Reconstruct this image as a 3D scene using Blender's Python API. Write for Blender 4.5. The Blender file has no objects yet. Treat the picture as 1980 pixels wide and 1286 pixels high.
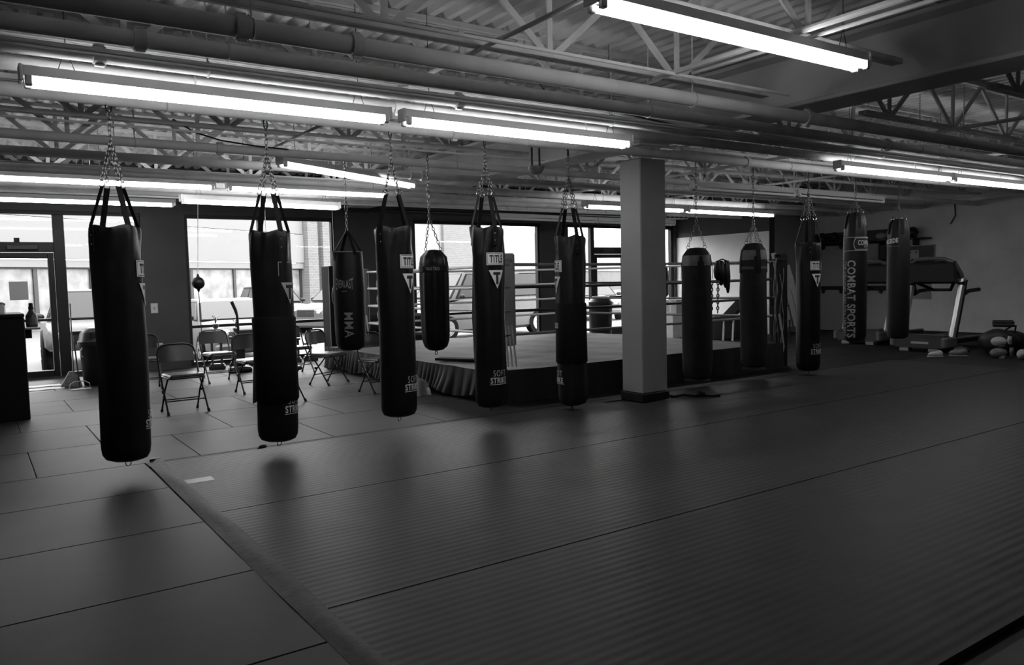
import bpy, bmesh, math, random
from math import pi, sin, cos, atan2, hypot, radians as R
from mathutils import Vector, Matrix
random.seed(7)
S = bpy.context.scene
C = S.collection

# ------------------------------------------------------------------ camera, world, exposure
cam = bpy.data.objects.new('camera', bpy.data.cameras.new('camera'))
C.objects.link(cam); S.camera = cam
cam.data.sensor_width = 36; cam.data.sensor_fit = 'HORIZONTAL'; cam.data.lens = 27.6022
cam.data.clip_start = .05; cam.data.clip_end = 500
_r = (0.82262273, -0.56809263, -0.02371936); _u = (0.05742226, 0.04150222, 0.99748697); _f = (0.56568059, 0.82191747, -0.06676183)
m = Matrix.Identity(4)
for i in range(3):
    m[i][0] = _r[i]; m[i][1] = _u[i]; m[i][2] = -_f[i]
m.translation = (0, 0, 1.5)
cam.matrix_world = m
w = bpy.data.worlds.new('world'); S.world = w; w.use_nodes = True
bg = w.node_tree.nodes['Background']
bg.inputs[0].default_value = (1, 1, 1, 1); bg.inputs[1].default_value = 10.5      # even overcast sky
TUBE = 19.0
S.view_settings.view_transform = 'Standard'; S.view_settings.look = 'None'
S.view_settings.gamma = 1; S.view_settings.use_curve_mapping = False
S.view_settings.exposure = 0.0
S.cycles.max_bounces = 7; S.cycles.diffuse_bounces = 4; S.cycles.transparent_max_bounces = 12
S.cycles.sample_clamp_indirect = 6

# ------------------------------------------------------------------ materials
MATS = {}
def M(name, v, rough=.6, metal=0., noise=0., nscale=6., bump=0., bscale=60., spec=.5, emit=None):
    if name in MATS: return MATS[name]
    mt = bpy.data.materials.new(name); mt.use_nodes = True; MATS[name] = mt
    nt = mt.node_tree; b = nt.nodes['Principled BSDF']
    b.inputs['Base Color'].default_value = (v, v, v, 1); b.inputs['Roughness'].default_value = rough
    b.inputs['Metallic'].default_value = metal; b.inputs['Specular IOR Level'].default_value = spec
    if emit:
        b.inputs['Emission Color'].default_value = (1, 1, 1, 1); b.inputs['Emission Strength'].default_value = emit
    tc = nt.nodes.new('ShaderNodeTexCoord')
    if noise:
        n = nt.nodes.new('ShaderNodeTexNoise'); n.inputs['Scale'].default_value = nscale; n.inputs['Detail'].default_value = 6
        nt.links.new(tc.outputs['Object'], n.inputs['Vector'])
        cr = nt.nodes.new('ShaderNodeValToRGB')
        lo, hi = max(0, v*(1-noise)), v*(1+noise)
        cr.color_ramp.elements[0].position = .3; cr.color_ramp.elements[1].position = .7
        cr.color_ramp.elements[0].color = (lo, lo, lo, 1); cr.color_ramp.elements[1].color = (hi, hi, hi, 1)
        nt.links.new(n.outputs[0], cr.inputs[0]); nt.links.new(cr.outputs[0], b.inputs['Base Color'])
    if bump:
        n2 = nt.nodes.new('ShaderNodeTexNoise'); n2.inputs['Scale'].default_value = bscale; n2.inputs['Detail'].default_value = 4
        nt.links.new(tc.outputs['Object'], n2.inputs['Vector'])
        bp = nt.nodes.new('ShaderNodeBump'); bp.inputs['Strength'].default_value = bump; bp.inputs['Distance'].default_value = .01
        nt.links.new(n2.outputs[0], bp.inputs['Height']); nt.links.new(bp.outputs[0], b.inputs['Normal'])
    return mt

def glass_mat():
    mt = bpy.data.materials.new('window_glass'); mt.use_nodes = True; nt = mt.node_tree
    nt.nodes.clear()
    out = nt.nodes.new('ShaderNodeOutputMaterial'); mix = nt.nodes.new('ShaderNodeMixShader')
    tr = nt.nodes.new('ShaderNodeBsdfTransparent'); tr.inputs[0].default_value = (.93, .93, .93, 1)
    gl = nt.nodes.new('ShaderNodeBsdfGlossy'); gl.inputs['Roughness'].default_value = .01
    fr = nt.nodes.new('ShaderNodeFresnel'); fr.inputs[0].default_value = 1.5
    ge = nt.nodes.new('ShaderNodeNewGeometry'); iv = nt.nodes.new('ShaderNodeMath'); iv.operation = 'SUBTRACT'; iv.inputs[0].default_value = 1
    mu = nt.nodes.new('ShaderNodeMath'); mu.operation = 'MULTIPLY'      # reflect off the front face only: no trapped light inside the pane
    nt.links.new(ge.outputs['Backfacing'], iv.inputs[1]); nt.links.new(fr.outputs[0], mu.inputs[0]); nt.links.new(iv.outputs[0], mu.inputs[1])
    nt.links.new(mu.outputs[0], mix.inputs[0]); nt.links.new(tr.outputs[0], mix.inputs[1]); nt.links.new(gl.outputs[0], mix.inputs[2])
    nt.links.new(mix.outputs[0], out.inputs[0]); return mt

def ribbed_mat(name, v, rough, pitch, bumps, noise=.15):
    mt = M(name, v, rough, noise=noise, nscale=3.0)
    nt = mt.node_tree; b = nt.nodes['Principled BSDF']
    tc = nt.nodes.new('ShaderNodeTexCoord'); wv = nt.nodes.new('ShaderNodeTexWave')
    wv.bands_direction = 'Y'; wv.inputs['Scale'].default_value = 2*pi/(20*pitch); wv.inputs['Distortion'].default_value = .6
    wv.inputs['Detail'].default_value = 2; wv.inputs['Detail Scale'].default_value = .4
    nt.links.new(tc.outputs['Object'], wv.inputs['Vector'])
    n2 = nt.nodes.new('ShaderNodeTexNoise'); n2.inputs['Scale'].default_value = 26; n2.inputs['Detail'].default_value = 5
    nt.links.new(tc.outputs['Object'], n2.inputs['Vector'])
    ad = nt.nodes.new('ShaderNodeMath'); ad.operation = 'MULTIPLY_ADD'; ad.inputs[1].default_value = .35
    nt.links.new(n2.outputs[0], ad.inputs[0]); nt.links.new(wv.outputs[1], ad.inputs[2])
    bp = nt.nodes.new('ShaderNodeBump'); bp.inputs['Strength'].default_value = bumps; bp.inputs['Distance'].default_value = .004
    nt.links.new(ad.outputs[0], bp.inputs['Height']); nt.links.new(bp.outputs[0], b.inputs['Normal'])
    return mt

GLASS = glass_mat()
BLACKLEATHER = M('black_leather', .006, .40, noise=.3, nscale=9, bump=.12, bscale=25, spec=.3)
BLACKLEATHER2 = M('black_leather_worn', .007, .5, noise=.4, nscale=7, bump=.2, bscale=30, spec=.3)
CANVASBAG = M('charcoal_canvas_cover', .014, .75, noise=.25, nscale=8, bump=.15, bscale=120, spec=.25)
SLEEVE = M('black_neoprene_sleeve', .004, .8, bump=.1, bscale=90, spec=.15)
WEB = M('black_webbing', .005, .7, bump=.1, bscale=200, spec=.2)
PRINT = M('white_print', .62, .6)
PRINTG = M('grey_print', .30, .6)
PRINTK = M('black_print', .012, .6)
CHROME = M('chrome_metal', .6, .25, 1.0)
CHAIN = M('chain_steel', .22, .38, 1.0)
BLACKMETAL = M('black_metal', .012, .35)
BLACKPLASTIC = M('black_plastic', .009, .5, spec=.3)
VINYL = M('black_vinyl', .03, .28, bump=.06, bscale=40)
PIPE = M('painted_grey_pipe', .72, .75, noise=.12, nscale=4, spec=.2)
JOIST = M('painted_grey_steel', .62, .7, noise=.15, nscale=5, spec=.2)
DECK = M('painted_grey_deck', .72, .75, noise=.18, nscale=2.2, spec=.2)
GIRDER = M('painted_grey_girder', .62, .8, noise=.12, nscale=1.5, bump=.1, bscale=14)
HOUSING = M('fixture_enamel', .6, .4)
TUBEM = M('lit_tube', .9, .4, emit=TUBE)
TUBEOFF = M('unlit_tube', .8, .25)
WALLD = M('charcoal_wall_paint', .045, .6, noise=.1, nscale=3, bump=.05, bscale=60)
WALLG = M('grey_wall_paint', .70, .6, noise=.1, nscale=2, bump=.06, bscale=50)
WALLG2 = M('darker_grey_wall_paint', .25, .6, noise=.1, nscale=2)
WALLW = M('white_wall_paint', .85, .6, noise=.05, nscale=2)
COLM = M('grey_column_paint', .26, .42, noise=.06, nscale=3)
FRAME = M('dark_bronze_frame', .014, .45, spec=.3)
RUBBER = [M('grey_rubber_floor_%d' % i, v_, .50+.02*i, noise=.28, nscale=2.2, bump=.05, bscale=70, spec=.13) for i, v_ in enumerate((.014, .018, .022))]
RUBBERK = M('black_rubber_floor', .010, .6, noise=.25, nscale=4, bump=.1, bscale=90, spec=.15)
CONC = M('dark_concrete', .05, .6, noise=.2)
MAT1 = ribbed_mat('ribbed_mat_vinyl', .034, .48, .062, .28)
MAT1.node_tree.nodes['Principled BSDF'].inputs['Specular IOR Level'].default_value = .10
TAPE = M('grey_mat_tape', .020, .6, noise=.3, nscale=14, bump=.25, bscale=30, spec=.3)
CANVAS = M('grey_ring_canvas', .07, .7, noise=.15, nscale=2, bump=.25, bscale=3, spec=.25)
SKIRT = M('dark_ring_skirt', .005, .45, noise=.3, nscale=5, bump=.2, bscale=12, spec=.12)
ROPEW = M('white_rope_cover', .62, .5); ROPEK = M('black_rope_cover', .02, .4); ROPEG = M('grey_rope_cover', .22, .5)
PADM = M('grey_corner_pad', .17, .45, noise=.15, nscale=6)
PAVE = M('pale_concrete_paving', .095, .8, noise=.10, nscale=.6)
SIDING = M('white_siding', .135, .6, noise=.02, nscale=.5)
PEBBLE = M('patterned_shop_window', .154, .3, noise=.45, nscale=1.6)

# ------------------------------------------------------------------ mesh helpers
class MB:
    def __init__(s): s.v = []; s.f = []
    def add(s, v, f):
        o = len(s.v); s.v += [tuple(p) for p in v]; s.f += [[i+o for i in q] for q in f]; return s
    def box(s, x0, y0, z0, x1, y1, z1, b=0.):
        if x0 > x1: x0, x1 = x1, x0
        if y0 > y1: y0, y1 = y1, y0
        if z0 > z1: z0, z1 = z1, z0
        if b <= 0:
            v = [(x, y, z) for z in (z0, z1) for y in (y0, y1) for x in (x0, x1)]
            return s.add(v, [(0,2,3,1), (4,5,7,6), (0,1,5,4), (2,6,7,3), (0,4,6,2), (1,3,7,5)])
        b = min(b, (x1-x0)*.49, (y1-y0)*.49, (z1-z0)*.49)
        c = ((x0+x1)/2, (y0+y1)/2, (z0+z1)/2); h = ((x1-x0)/2, (y1-y0)/2, (z1-z0)/2)
        v = []; ix = {}
        for sx in (-1, 1):
            for sy in (-1, 1):
                for sz in (-1, 1):
                    sg = (sx, sy, sz)
                    for ax in range(3):
                        p = [c[i]+sg[i]*(h[i] if i == ax else h[i]-b) for i in range(3)]
                        ix[(sx, sy, sz, ax)] = len(v); v.append(p)
        f = []
        for sx in (-1, 1):
            f.append([ix[(sx, y, z, 0)] for y, z in ((-1,-1), (1,-1), (1,1), (-1,1))])
            f.append([ix[(x, sx, z, 1)] for x, z in ((-1,-1), (1,-1), (1,1), (-1,1))])
            f.append([ix[(x, y, sx, 2)] for x, y in ((-1,-1), (1,-1), (1,1), (-1,1))])
        for a in (-1, 1):
            for d in (-1, 1):
                f.append([ix[(a,d,-1,0)], ix[(a,d,1,0)], ix[(a,d,1,1)], ix[(a,d,-1,1)]])
                f.append([ix[(a,-1,d,0)], ix[(a,1,d,0)], ix[(a,1,d,2)], ix[(a,-1,d,2)]])
                f.append([ix[(-1,a,d,1)], ix[(1,a,d,1)], ix[(1,a,d,2)], ix[(-1,a,d,2)]])
        for sx in (-1, 1):
            for sy in (-1, 1):
                for sz in (-1, 1):
                    f.append([ix[(sx,sy,sz,k)] for k in range(3)])
        return s.add(v, f)
    def bar(s, p0, p1, w, t, wd=(0,0,1)):
        p0, p1 = Vector(p0), Vector(p1); d = (p1-p0).normalized(); wv = Vector(wd)
        wv = (wv-d*wv.dot(d)); wv = wv.normalized() if wv.length > 1e-6 else d.orthogonal().normalized()
        tv = d.cross(wv); v = []
        for p in (p0, p1):
            for a, b in ((-1,-1), (1,-1), (1,1), (-1,1)): v.append(p+wv*(a*w/2)+tv*(b*t/2))
        return s.add(v, [(0,1,2,3), (7,6,5,4), (0,4,5,1), (1,5,6,2), (2,6,7,3), (3,7,4,0)])
    def cyl(s, p0, p1, r0, r1=None, n=12, caps=True):
        r1 = r0 if r1 is None else r1
        p0, p1 = Vector(p0), Vector(p1); d = (p1-p0).normalized(); a = d.orthogonal().normalized(); b = d.cross(a); v = []
        for p, r in ((p0, r0), (p1, r1)):
            for i in range(n):
                t = 2*pi*i/n; v.append(p+a*(r*cos(t))+b*(r*sin(t)))
        f = [(i, (i+1) % n, n+(i+1) % n, n+i) for i in range(n)]
        if caps: f += [list(range(n))[::-1], list(range(n, 2*n))]
        return s.add(v, f)
    def path(s, pts, r, n=8, closed=False):
        P = [Vector(p) for p in pts]; N = len(P); v = []; up = None
        for i, p in enumerate(P):
            if closed: t = P[(i+1) % N]-P[i-1]
            else: t = P[min(i+1, N-1)]-P[max(i-1, 0)]
            t.normalize()
            if up is None: up = t.orthogonal().normalized()
            up = up-t*up.dot(t); up = up.normalized() if up.length > 1e-6 else t.orthogonal().normalized()
            b = t.cross(up); rr = r[i] if isinstance(r, (list, tuple)) else r
            for k in range(n):
                a = 2*pi*k/n; v.append(p+up*(rr*cos(a))+b*(rr*sin(a)))
        f = []
        for i in range(N if closed else N-1):
            j = (i+1) % N
            for k in range(n): f.append((i*n+k, i*n+(k+1) % n, j*n+(k+1) % n, j*n+k))
        if not closed: f += [list(range(n))[::-1], list(range((N-1)*n, N*n))]
        return s.add(v, f)
    def lathe(s, prof, n=32, c=(0,0,0), sx=1., sy=1., cap=True):
        v = []; f = []
        for r, z in prof:
            for i in range(n):
                t = 2*pi*i/n; v.append((c[0]+r*sx*cos(t), c[1]+r*sy*sin(t), c[2]+z))
        for j in range(len(prof)-1):
            for i in range(n): f.append((j*n+i, j*n+(i+1) % n, (j+1)*n+(i+1) % n, (j+1)*n+i))
        if cap: f += [list(range(n))[::-1], list(range((len(prof)-1)*n, len(prof)*n))]
        return s.add(v, f)
    def prism(s, poly, a0, a1, ax='z'):
        n = len(poly); v = []
        for a in (a0, a1):
            for p, q in poly: v.append({'z': (p, q, a), 'y': (p, a, q), 'x': (a, p, q)}[ax])
        f = [list(range(n))[::-1], list(range(n, 2*n))]+[(i, (i+1) % n, n+(i+1) % n, n+i) for i in range(n)]
        return s.add(v, f)
    def ring(s, c, R_, r, ax=(0,0,1), n=16, k=6, st=1.0, sd=(1,0,0)):
        ax = Vector(ax).normalized(); a = Vector(sd); a = a-ax*a.dot(ax); a = a.normalized() if a.length > 1e-4 else ax.orthogonal().normalized()
        b = ax.cross(a); c = Vector(c); v = []
        for i in range(n):
            t = 2*pi*i/n; dirn = a*cos(t)+b*sin(t); ctr = c+a*(R_*st*cos(t))+b*(R_*sin(t))
            for j in range(k):
                q = 2*pi*j/k; v.append(ctr+dirn*(r*cos(q))+ax*(r*sin(q)))
        f = [(i*k+j, ((i+1) % n)*k+j, ((i+1) % n)*k+(j+1) % k, i*k+(j+1) % k) for i in range(n) for j in range(k)]
        return s.add(v, f)
    def sph(s, c, rx, ry=None, rz=None, n=16, m_=10):
        ry = ry or rx; rz = rz or rx
        pr = [(max(1e-4, sin(pi*i/m_)), -cos(pi*i/m_)) for i in range(m_+1)]
        v = []; f = []
        for r, z in pr:
            for i in range(n):
                t = 2*pi*i/n; v.append((c[0]+rx*r*cos(t), c[1]+ry*r*sin(t), c[2]+rz*z))
        for j in range(m_):
            for i in range(n): f.append((j*n+i, j*n+(i+1) % n, (j+1)*n+(i+1) % n, (j+1)*n+i))
        f += [list(range(n))[::-1], list(range(m_*n, (m_+1)*n))]
        return s.add(v, f)
    def grid(s, fn, nu, nv):
        v = [fn(i/nu, j/nv) for j in range(nv+1) for i in range(nu+1)]
        f = [(j*(nu+1)+i, j*(nu+1)+i+1, (j+1)*(nu+1)+i+1, (j+1)*(nu+1)+i) for j in range(nv) for i in range(nu)]
        return s.add(v, f)
    def rot(s, a, c=(0,0), start=0):
        for i in range(start, len(s.v)):
            x, y, z = s.v[i]; x -= c[0]; y -= c[1]; s.v[i] = (c[0]+x*cos(a)-y*sin(a), c[1]+x*sin(a)+y*cos(a), z)
        return s
    def mesh(s, name, mat, recalc=True, smooth=True):
        me = bpy.data.meshes.new(name); me.from_pydata(s.v, [], s.f)
        if recalc:
            bm = bmesh.new(); bm.from_mesh(me); bmesh.ops.recalc_face_normals(bm, faces=bm.faces); bm.to_mesh(me); bm.free()
        me.materials.append(mat)
        if smooth:
            me.polygons.foreach_set('use_smooth', [True]*len(me.polygons)); me.set_sharp_from_angle(angle=R(35))
        me.update(); return me

def ob(name, mb, mat, parent=None, loc=None, rz=0., **kw):
    me = mb if isinstance(mb, bpy.types.Mesh) else mb.mesh(name, mat, **kw)
    o = bpy.data.objects.new(name, me); C.objects.link(o)
    if parent: o.parent = parent
    if loc: o.location = loc
    if rz: o.rotation_euler = (0, 0, rz)
    return o
def thing(name, label, cat, loc=(0,0,0), rz=0., group=None):
    o = bpy.data.objects.new(name, None); C.objects.link(o); o.empty_display_size = .1
    o.location = loc; o.rotation_euler = (0, 0, rz); o['label'] = label; o['category'] = cat
    if group: o['group'] = group
    return o
def tag(o, label, cat, group=None):
    o['label'] = label; o['category'] = cat
    if group: o['group'] = group
    return o
def struct(name, mb=None, mat=None, **kw):
    if mb is None:
        o = bpy.data.objects.new(name, None); C.objects.link(o)
    else: o = ob(name, mb, mat, **kw)
    o['kind'] = 'structure'; return o
def dup(root, loc, rz, label=None, group=None):
    r = root.copy(); C.objects.link(r); r.location = loc; r.rotation_euler = (0, 0, rz)
    if label: r['label'] = label
    if group: r['group'] = group
    for ch in list(root.children):
        c = ch.copy(); C.objects.link(c); c.parent = r
        for g in ch.children:
            d = g.copy(); C.objects.link(d); d.parent = c
    return r

def text2d(body, w_, h_, bold=0., space=1.08):
    """flat lettering scaled to w_ by h_, centred on the origin"""
    cu = bpy.data.curves.new('lettering', 'FONT'); cu.body = body; cu.size = 1; cu.space_character = space
    cu.offset = bold; cu.resolution_u = 3
    o = bpy.data.objects.new('lettering', cu); C.objects.link(o)
    bpy.context.view_layer.update()
    me = bpy.data.meshes.new_from_object(o.evaluated_get(bpy.context.evaluated_depsgraph_get()))
    xs = [p.co.x for p in me.vertices]; ys = [p.co.y for p in me.vertices]
    cx, cy, kx, ky = (min(xs)+max(xs))/2, (min(ys)+max(ys))/2, w_/(max(xs)-min(xs)), h_/(max(ys)-min(ys))
    v = [((p.co.x-cx)*kx, (p.co.y-cy)*ky) for p in me.vertices]; f = [list(p.vertices) for p in me.polygons]
    bpy.data.objects.remove(o); bpy.data.curves.remove(cu); bpy.data.meshes.remove(me)
    return v, f
def wrap(mb, v2, f, r, a, z, vert=False, warp=None):
    """lay flat lettering around an upright cylinder of radius r, centred at angle a and height z"""
    out = []
    for x, y in v2:
        if warp: x, y = warp(x, y)
        if vert: x, y = y, -x
        t = a+x/r; out.append((r*cos(t), r*sin(t), z+y))
    mb.add(out, f)
def arc(mb, r, a0, a1, z0, z1, n=10):
    v = []
    for i in range(n+1):
        t = a0+(a1-a0)*i/n; v += [(r*cos(t), r*sin(t), z0), (r*cos(t), r*sin(t), z1)]
    mb.add(v, [(2*i, 2*i+2, 2*i+3, 2*i+1) for i in range(n)])
def tri_decal(mb, r, a, z, wd, h, n=14):
    v = []
    for j in range(n+1):
        k = 1-j/n; zz = z+h/2-h*j/n; hw = wd/2*k
        for i in range(n+1):
            t = a+(-hw+2*hw*i/n)/r; v.append((r*cos(t), r*sin(t), zz))
    mb.add(v, [(j*(n+1)+i, j*(n+1)+i+1, (j+1)*(n+1)+i+1, (j+1)*(n+1)+i) for j in range(n) for i in range(n)])

# ------------------------------------------------------------------ room shell
WY = 15.5; RX = 18.2; LX = -5.0; FY = -3.5; TOP = 3.78
struct('floor', MB().box(LX, FY, -.2, RX, WY, -.012), CONC)
fl = bpy.data.objects['floor']
def tile(x0, y0, x1, y1, mat, z=0., g=.004):
    if isinstance(mat, list): mat = mat[int(abs(x0*7.3+y0*13.7)) % 3]
    ob('rubber_tile', MB().box(x0+g, y0+g, -.012, x1-g, y1-g, z, .003), mat, fl)
# long rubber rolls on the left, in front of the tape
ys = [FY, -1.2, -.1, .98, 2.05, 3.1, 4.145, 5.21, 6.29, 7.31]
for a, b in zip(ys[:-1], ys[1:]):
    tile(LX, a, -1.5, b, RUBBER); tile(-1.5, a, 1.16, b, RUBBER)
# square rubber tiles between the mats and the windows
yy = [7.31, 8.55, 9.79, 11.03, 12.27, 13.51, 14.6, WY]
for j in range(len(yy)-1):
    off = .36 if j % 2 == 0 else .98
    xs = [LX]+[off+1.26*k for k in range(-3, 14)]
    xs = [x for x in xs if x < 5.2]+[5.25]
    for a, b in zip(xs[:-1], xs[1:]): tile(a, yy[j], b, yy[j+1], RUBBER)
for j in range(8):
    a, b = 7.31+j*1.03, 7.31+(j+1)*1.03
    if b > WY: b = WY
    if a >= WY: break
    xs = [5.25, 6.9, 8.7, 10.5, 12.3, 14.1, 15.9, RX]
    for p, q in zip(xs[:-1], xs[1:]): tile(p, a, q, b, RUBBERK)
tile(1.16, 7.13, 13.4, 7.31, RUBBERK); tile(13.4, 7.13, RX, 7.31, RUBBER)
for k, (a, b) in enumerate(((FY, -.9), (-.9, 1.46), (1.46, 3.36), (3.36, 5.28), (5.28, 7.13))):
    tile(12.62, a, 15.4, b, RUBBER); tile(15.4, a, RX, b, RUBBER)

# walls
OPEN = [(-2.2, 2.6), (3.35, 6.28), (8.1, 11.57), (12.41, 16.2)]
mb = MB(); x = LX
for a, b in OPEN:
    mb.box(x, WY, -.1, a, WY+.2, TOP); mb.box(a, WY, 2.86, b, WY+.2, TOP); mb.box(a, WY, -.1, b, WY+.2, .03); x = b
mb.box(x, WY, -.1, 16.33, WY+.2, TOP)
struct('wall_back', mb, WALLD)
struct('wall_right', MB().box(RX, FY, -.1, RX+.2, 12.42, TOP), WALLG)
struct('wall_right_corner', MB().box(16.53, 12.42, -.1, RX+.2, 12.62, TOP), WALLG2)
o = struct('wall_side', MB().box(16.33, 12.42, -.1, 16.53, WY+.2, TOP), WALLD)
ob('white_panel', MB().box(16.31, 12.42, .0, 16.33, WY, 2.555), WALLW, o)
struct('wall_left', MB().box(LX-.2, FY, -.1, LX, WY+.2, TOP), WALLG2)
struct('wall_front', MB().box(LX-.2, FY-.2, -.1, RX+.2, FY, TOP), WALLG2)
struct('baseboard_right', MB().box(RX-.015, FY, 0, RX, 12.42, .1), BLACKPLASTIC)

# corrugated roof deck
prof = []; x = LX; pz = 3.70
while x < RX:
    prof += [(x, pz), (x+.058, pz), (x+.085, pz+.05), (x+.138, pz+.05)]; x += .165
n = len(prof); v = []; nn = 8
for j in range(nn+1):
    y = FY+(WY-FY)*j/nn
    v += [(p, y, q) for p, q in prof]
f = [(j*n+i, j*n+i+1, (j+1)*n+i+1, (j+1)*n+i) for j in range(nn) for i in range(n-1)]
mb = MB().add(v, f)
struct('ceiling', mb, DECK, recalc=False, smooth=False)
struct('roof', MB().box(LX-.2, FY-.2, 3.80, RX+.2, WY+.2, 3.95), CONC)

# girder and column
g = struct('beam')
ob('web', MB().box(6.77, FY, 3.12, 6.83, WY, 3.60), GIRDER, g)
ob('bottom_flange', MB().box(6.55, FY, 3.08, 7.05, WY, 3.12, .008), GIRDER, g)
ob('top_flange', MB().box(6.55, FY, 3.60, 7.05, WY, 3.64, .008), GIRDER, g)
g = struct('column')
ob('shaft', MB().box(6.56, 6.80, .1, 6.98, 7.16, 2.90, .012), COLM, g)
ob('base_trim', MB().box(6.545, 6.785, 0, 6.995, 7.175, .1, .006), BLACKPLASTIC, g)
ob('steel_post', MB().box(6.68, 6.9, 2.90, 6.86, 7.06, 3.08, .006), GIRDER, g)
ob('cap_plate', MB().box(6.58, 6.82, 3.055, 7.02, 7.14, 3.08), GIRDER, g)

# ------------------------------------------------------------------ windows and doors
def frame_bar(p, x0, z0, x1, z1, name='mullion'):
    ob(name, MB().box(x0, WY+.03, z0, x1, WY+.15, z1, .006), FRAME, p)
def pane(p, x0, z0, x1, z1):
    ob('pane', MB().box(x0, WY+.085, z0, x1, WY+.093, z1), GLASS, p)
# bay 1: entrance door, transom, sidelights
wn = struct('window_1')
frame_bar(wn, -2.2, 2.80, 2.6, 2.90, 'head'); frame_bar(wn, 1.23, 0, 1.40, 2.80); frame_bar(wn, .10, 0, .24, 2.80)
frame_bar(wn, 2.52, 0, 2.60, 2.80); frame_bar(wn, -2.2, 0, -2.1, 2.80)
frame_bar(wn, .24, 2.16, 1.23, 2.33, 'transom_bar'); frame_bar(wn, 1.40, .72, 2.52, .79, 'rail'); frame_bar(wn, -2.1, .72, .10, .79, 'rail')
frame_bar(wn, 1.40, 0, 2.52, .09, 'sill'); frame_bar(wn, -2.1, 0, .10, .09, 'sill')
pane(wn, .24, 2.33, 1.23, 2.80); pane(wn, 1.40, .79, 2.52, 2.80); pane(wn, 1.40, .09, 2.52, .72)
pane(wn, -2.1, .79, .10, 2.80); pane(wn, -2.1, .09, .10, .72)
ob('bracket', MB().box(.66, WY+.02, 2.33, .74, WY+.09, 2.40, .004), BLACKPLASTIC, wn)
dn = struct('door_1')
for a in ((.25, .01, .33, 2.15), (1.13, .01, 1.22, 2.15), (.33, 2.06, 1.13, 2.15), (.33, .01, 1.13, .14)): frame_bar(dn, *a, name='stile')
frame_bar(dn, .33, .985, 1.13, 1.03, 'push_bar'); pane(dn, .33, .14, 1.13, 2.06)
o = ob('closer', MB().box(.55, WY-.03, 2.20, 1.0, WY+.03, 2.27, .008), BLACKMETAL, dn)
ob('notice', MB().box(.55, WY+.076, 1.36, .82, WY+.080, 1.67), M('grey_paper', .42, .8), dn)
# bay 2
def bay(k, x0, x1, muls, sill=.10, rail=True):
    wn = struct('window_%d' % k)
    frame_bar(wn, x0, 2.79, x1, 2.87, 'head'); frame_bar(wn, x0, .02, x1, sill, 'sill')
    xs = [x0]+muls+[x1]
    for i, m_ in enumerate(xs):
        wdt = .06 if i in (0, len(xs)-1) else .10
        a = m_ if i == 0 else (m_-wdt if i == len(xs)-1 else m_-wdt/2)
        frame_bar(wn, a, sill, a+wdt, 2.79)
    for i in range(len(xs)-1):
        a = xs[i]+(.06 if i == 0 else .05); b = xs[i+1]-(.06 if i == len(xs)-2 else .05)
        if rail:
            frame_bar(wn, a, .735, b, .79, 'rail'); pane(wn, a, sill, b, .735); pane(wn, a, .79, b, 2.79)
        else: pane(wn, a, sill, b, 2.79)
    return wn
bay(2, 3.35, 6.28, [4.77]); bay(3, 8.1, 11.57, [9.80])
wn = struct('window_4')
frame_bar(wn, 12.41, 2.79, 16.2, 2.87, 'head')
for a in ((12.41, 12.48), (13.21, 13.33), (14.42, 14.54), (16.12, 16.2)): frame_bar(wn, a[0], .02, a[1], 2.79)
frame_bar(wn, 13.33, 2.12, 14.42, 2.29, 'transom_bar')
pane(wn, 13.33, 2.29, 14.42, 2.79)
for a, b in ((12.48, 13.21), (14.54, 16.12)):
    frame_bar(wn, a, .02, b, .10, 'sill'); frame_bar(wn, a, .735, b, .79, 'rail'); pane(wn, a, .10, b, .735); pane(wn, a, .79, b, 2.79)
dn = struct('door_2')
for a in ((13.34, .01, 13.42, 2.11), (14.33, .01, 14.41, 2.11), (13.42, 2.02, 14.33, 2.11), (13.42, .01, 14.33, .14)): frame_bar(dn, *a, name='stile')
frame_bar(dn, 13.42, .96, 14.33, 1.02, 'push_bar'); pane(dn, 13.42, .14, 14.33, 2.02)
ob('closer', MB().box(13.6, WY-.03, 2.17, 13.95, WY+.03, 2.24, .008), BLACKMETAL, dn)

# ------------------------------------------------------------------ outdoors
GZ = -.2
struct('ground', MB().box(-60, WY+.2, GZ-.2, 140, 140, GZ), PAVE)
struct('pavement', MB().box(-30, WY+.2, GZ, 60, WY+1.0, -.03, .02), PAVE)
bl = thing('shop_building', 'long white shop front with brick piers across the parking lot', 'building', (2.2, 38.3, GZ), atan2(.524, .852))
def bz(z): return 1.5+(z-1.5)*1.133-GZ
k_ = 1.133
ob('fascia', MB().box(-45, -.25, bz(2.38), 15.2*k_, .1, bz(2.66)).box(-45, -.32, bz(2.70), 15.2*k_, .1, bz(4.2)).box(-45, -.28, bz(4.24), 15.2*k_, .1, 6.6), SIDING, bl)
ob('shop_sill', MB().box(-45, -.1, 0, 15.2*k_, .12, .35), M('grey_masonry', .090, .8, noise=.2), bl)
tm = [-40, -34, -28, -22, -16, -11, -8.2, -5.4, -2.65, .08, 2.41, 4.9, 7.5, 10.2, 12.7, 15.15]
for a in tm: ob('shop_mullion', MB().box(a*k_-.09, -.06, .35, a*k_+.09, .1, bz(2.38)), M('shop_frame', .015, .5), bl)
ob('shop_header', MB().box(-45, -.08, bz(2.32), 15.2*k_, .1, bz(2.38)), M('shop_frame', .015, .5), bl)
for a, b in zip(tm[:-1], tm[1:]): ob('shop_pane', MB().box(a*k_+.09, .02, .35, b*k_-.09, .05, bz(2.32)), PEBBLE, bl)
brick = M('pale_brick', .36, .85)
nt = brick.node_tree; bt = nt.nodes.new('ShaderNodeTexBrick'); bt.inputs['Scale'].default_value = 1.0
bt.inputs['Color1'].default_value = (.115, .115, .115, 1); bt.inputs['Color2'].default_value = (.095, .095, .095, 1); bt.inputs['Mortar'].default_value = (.16, .16, .16, 1)
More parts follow.
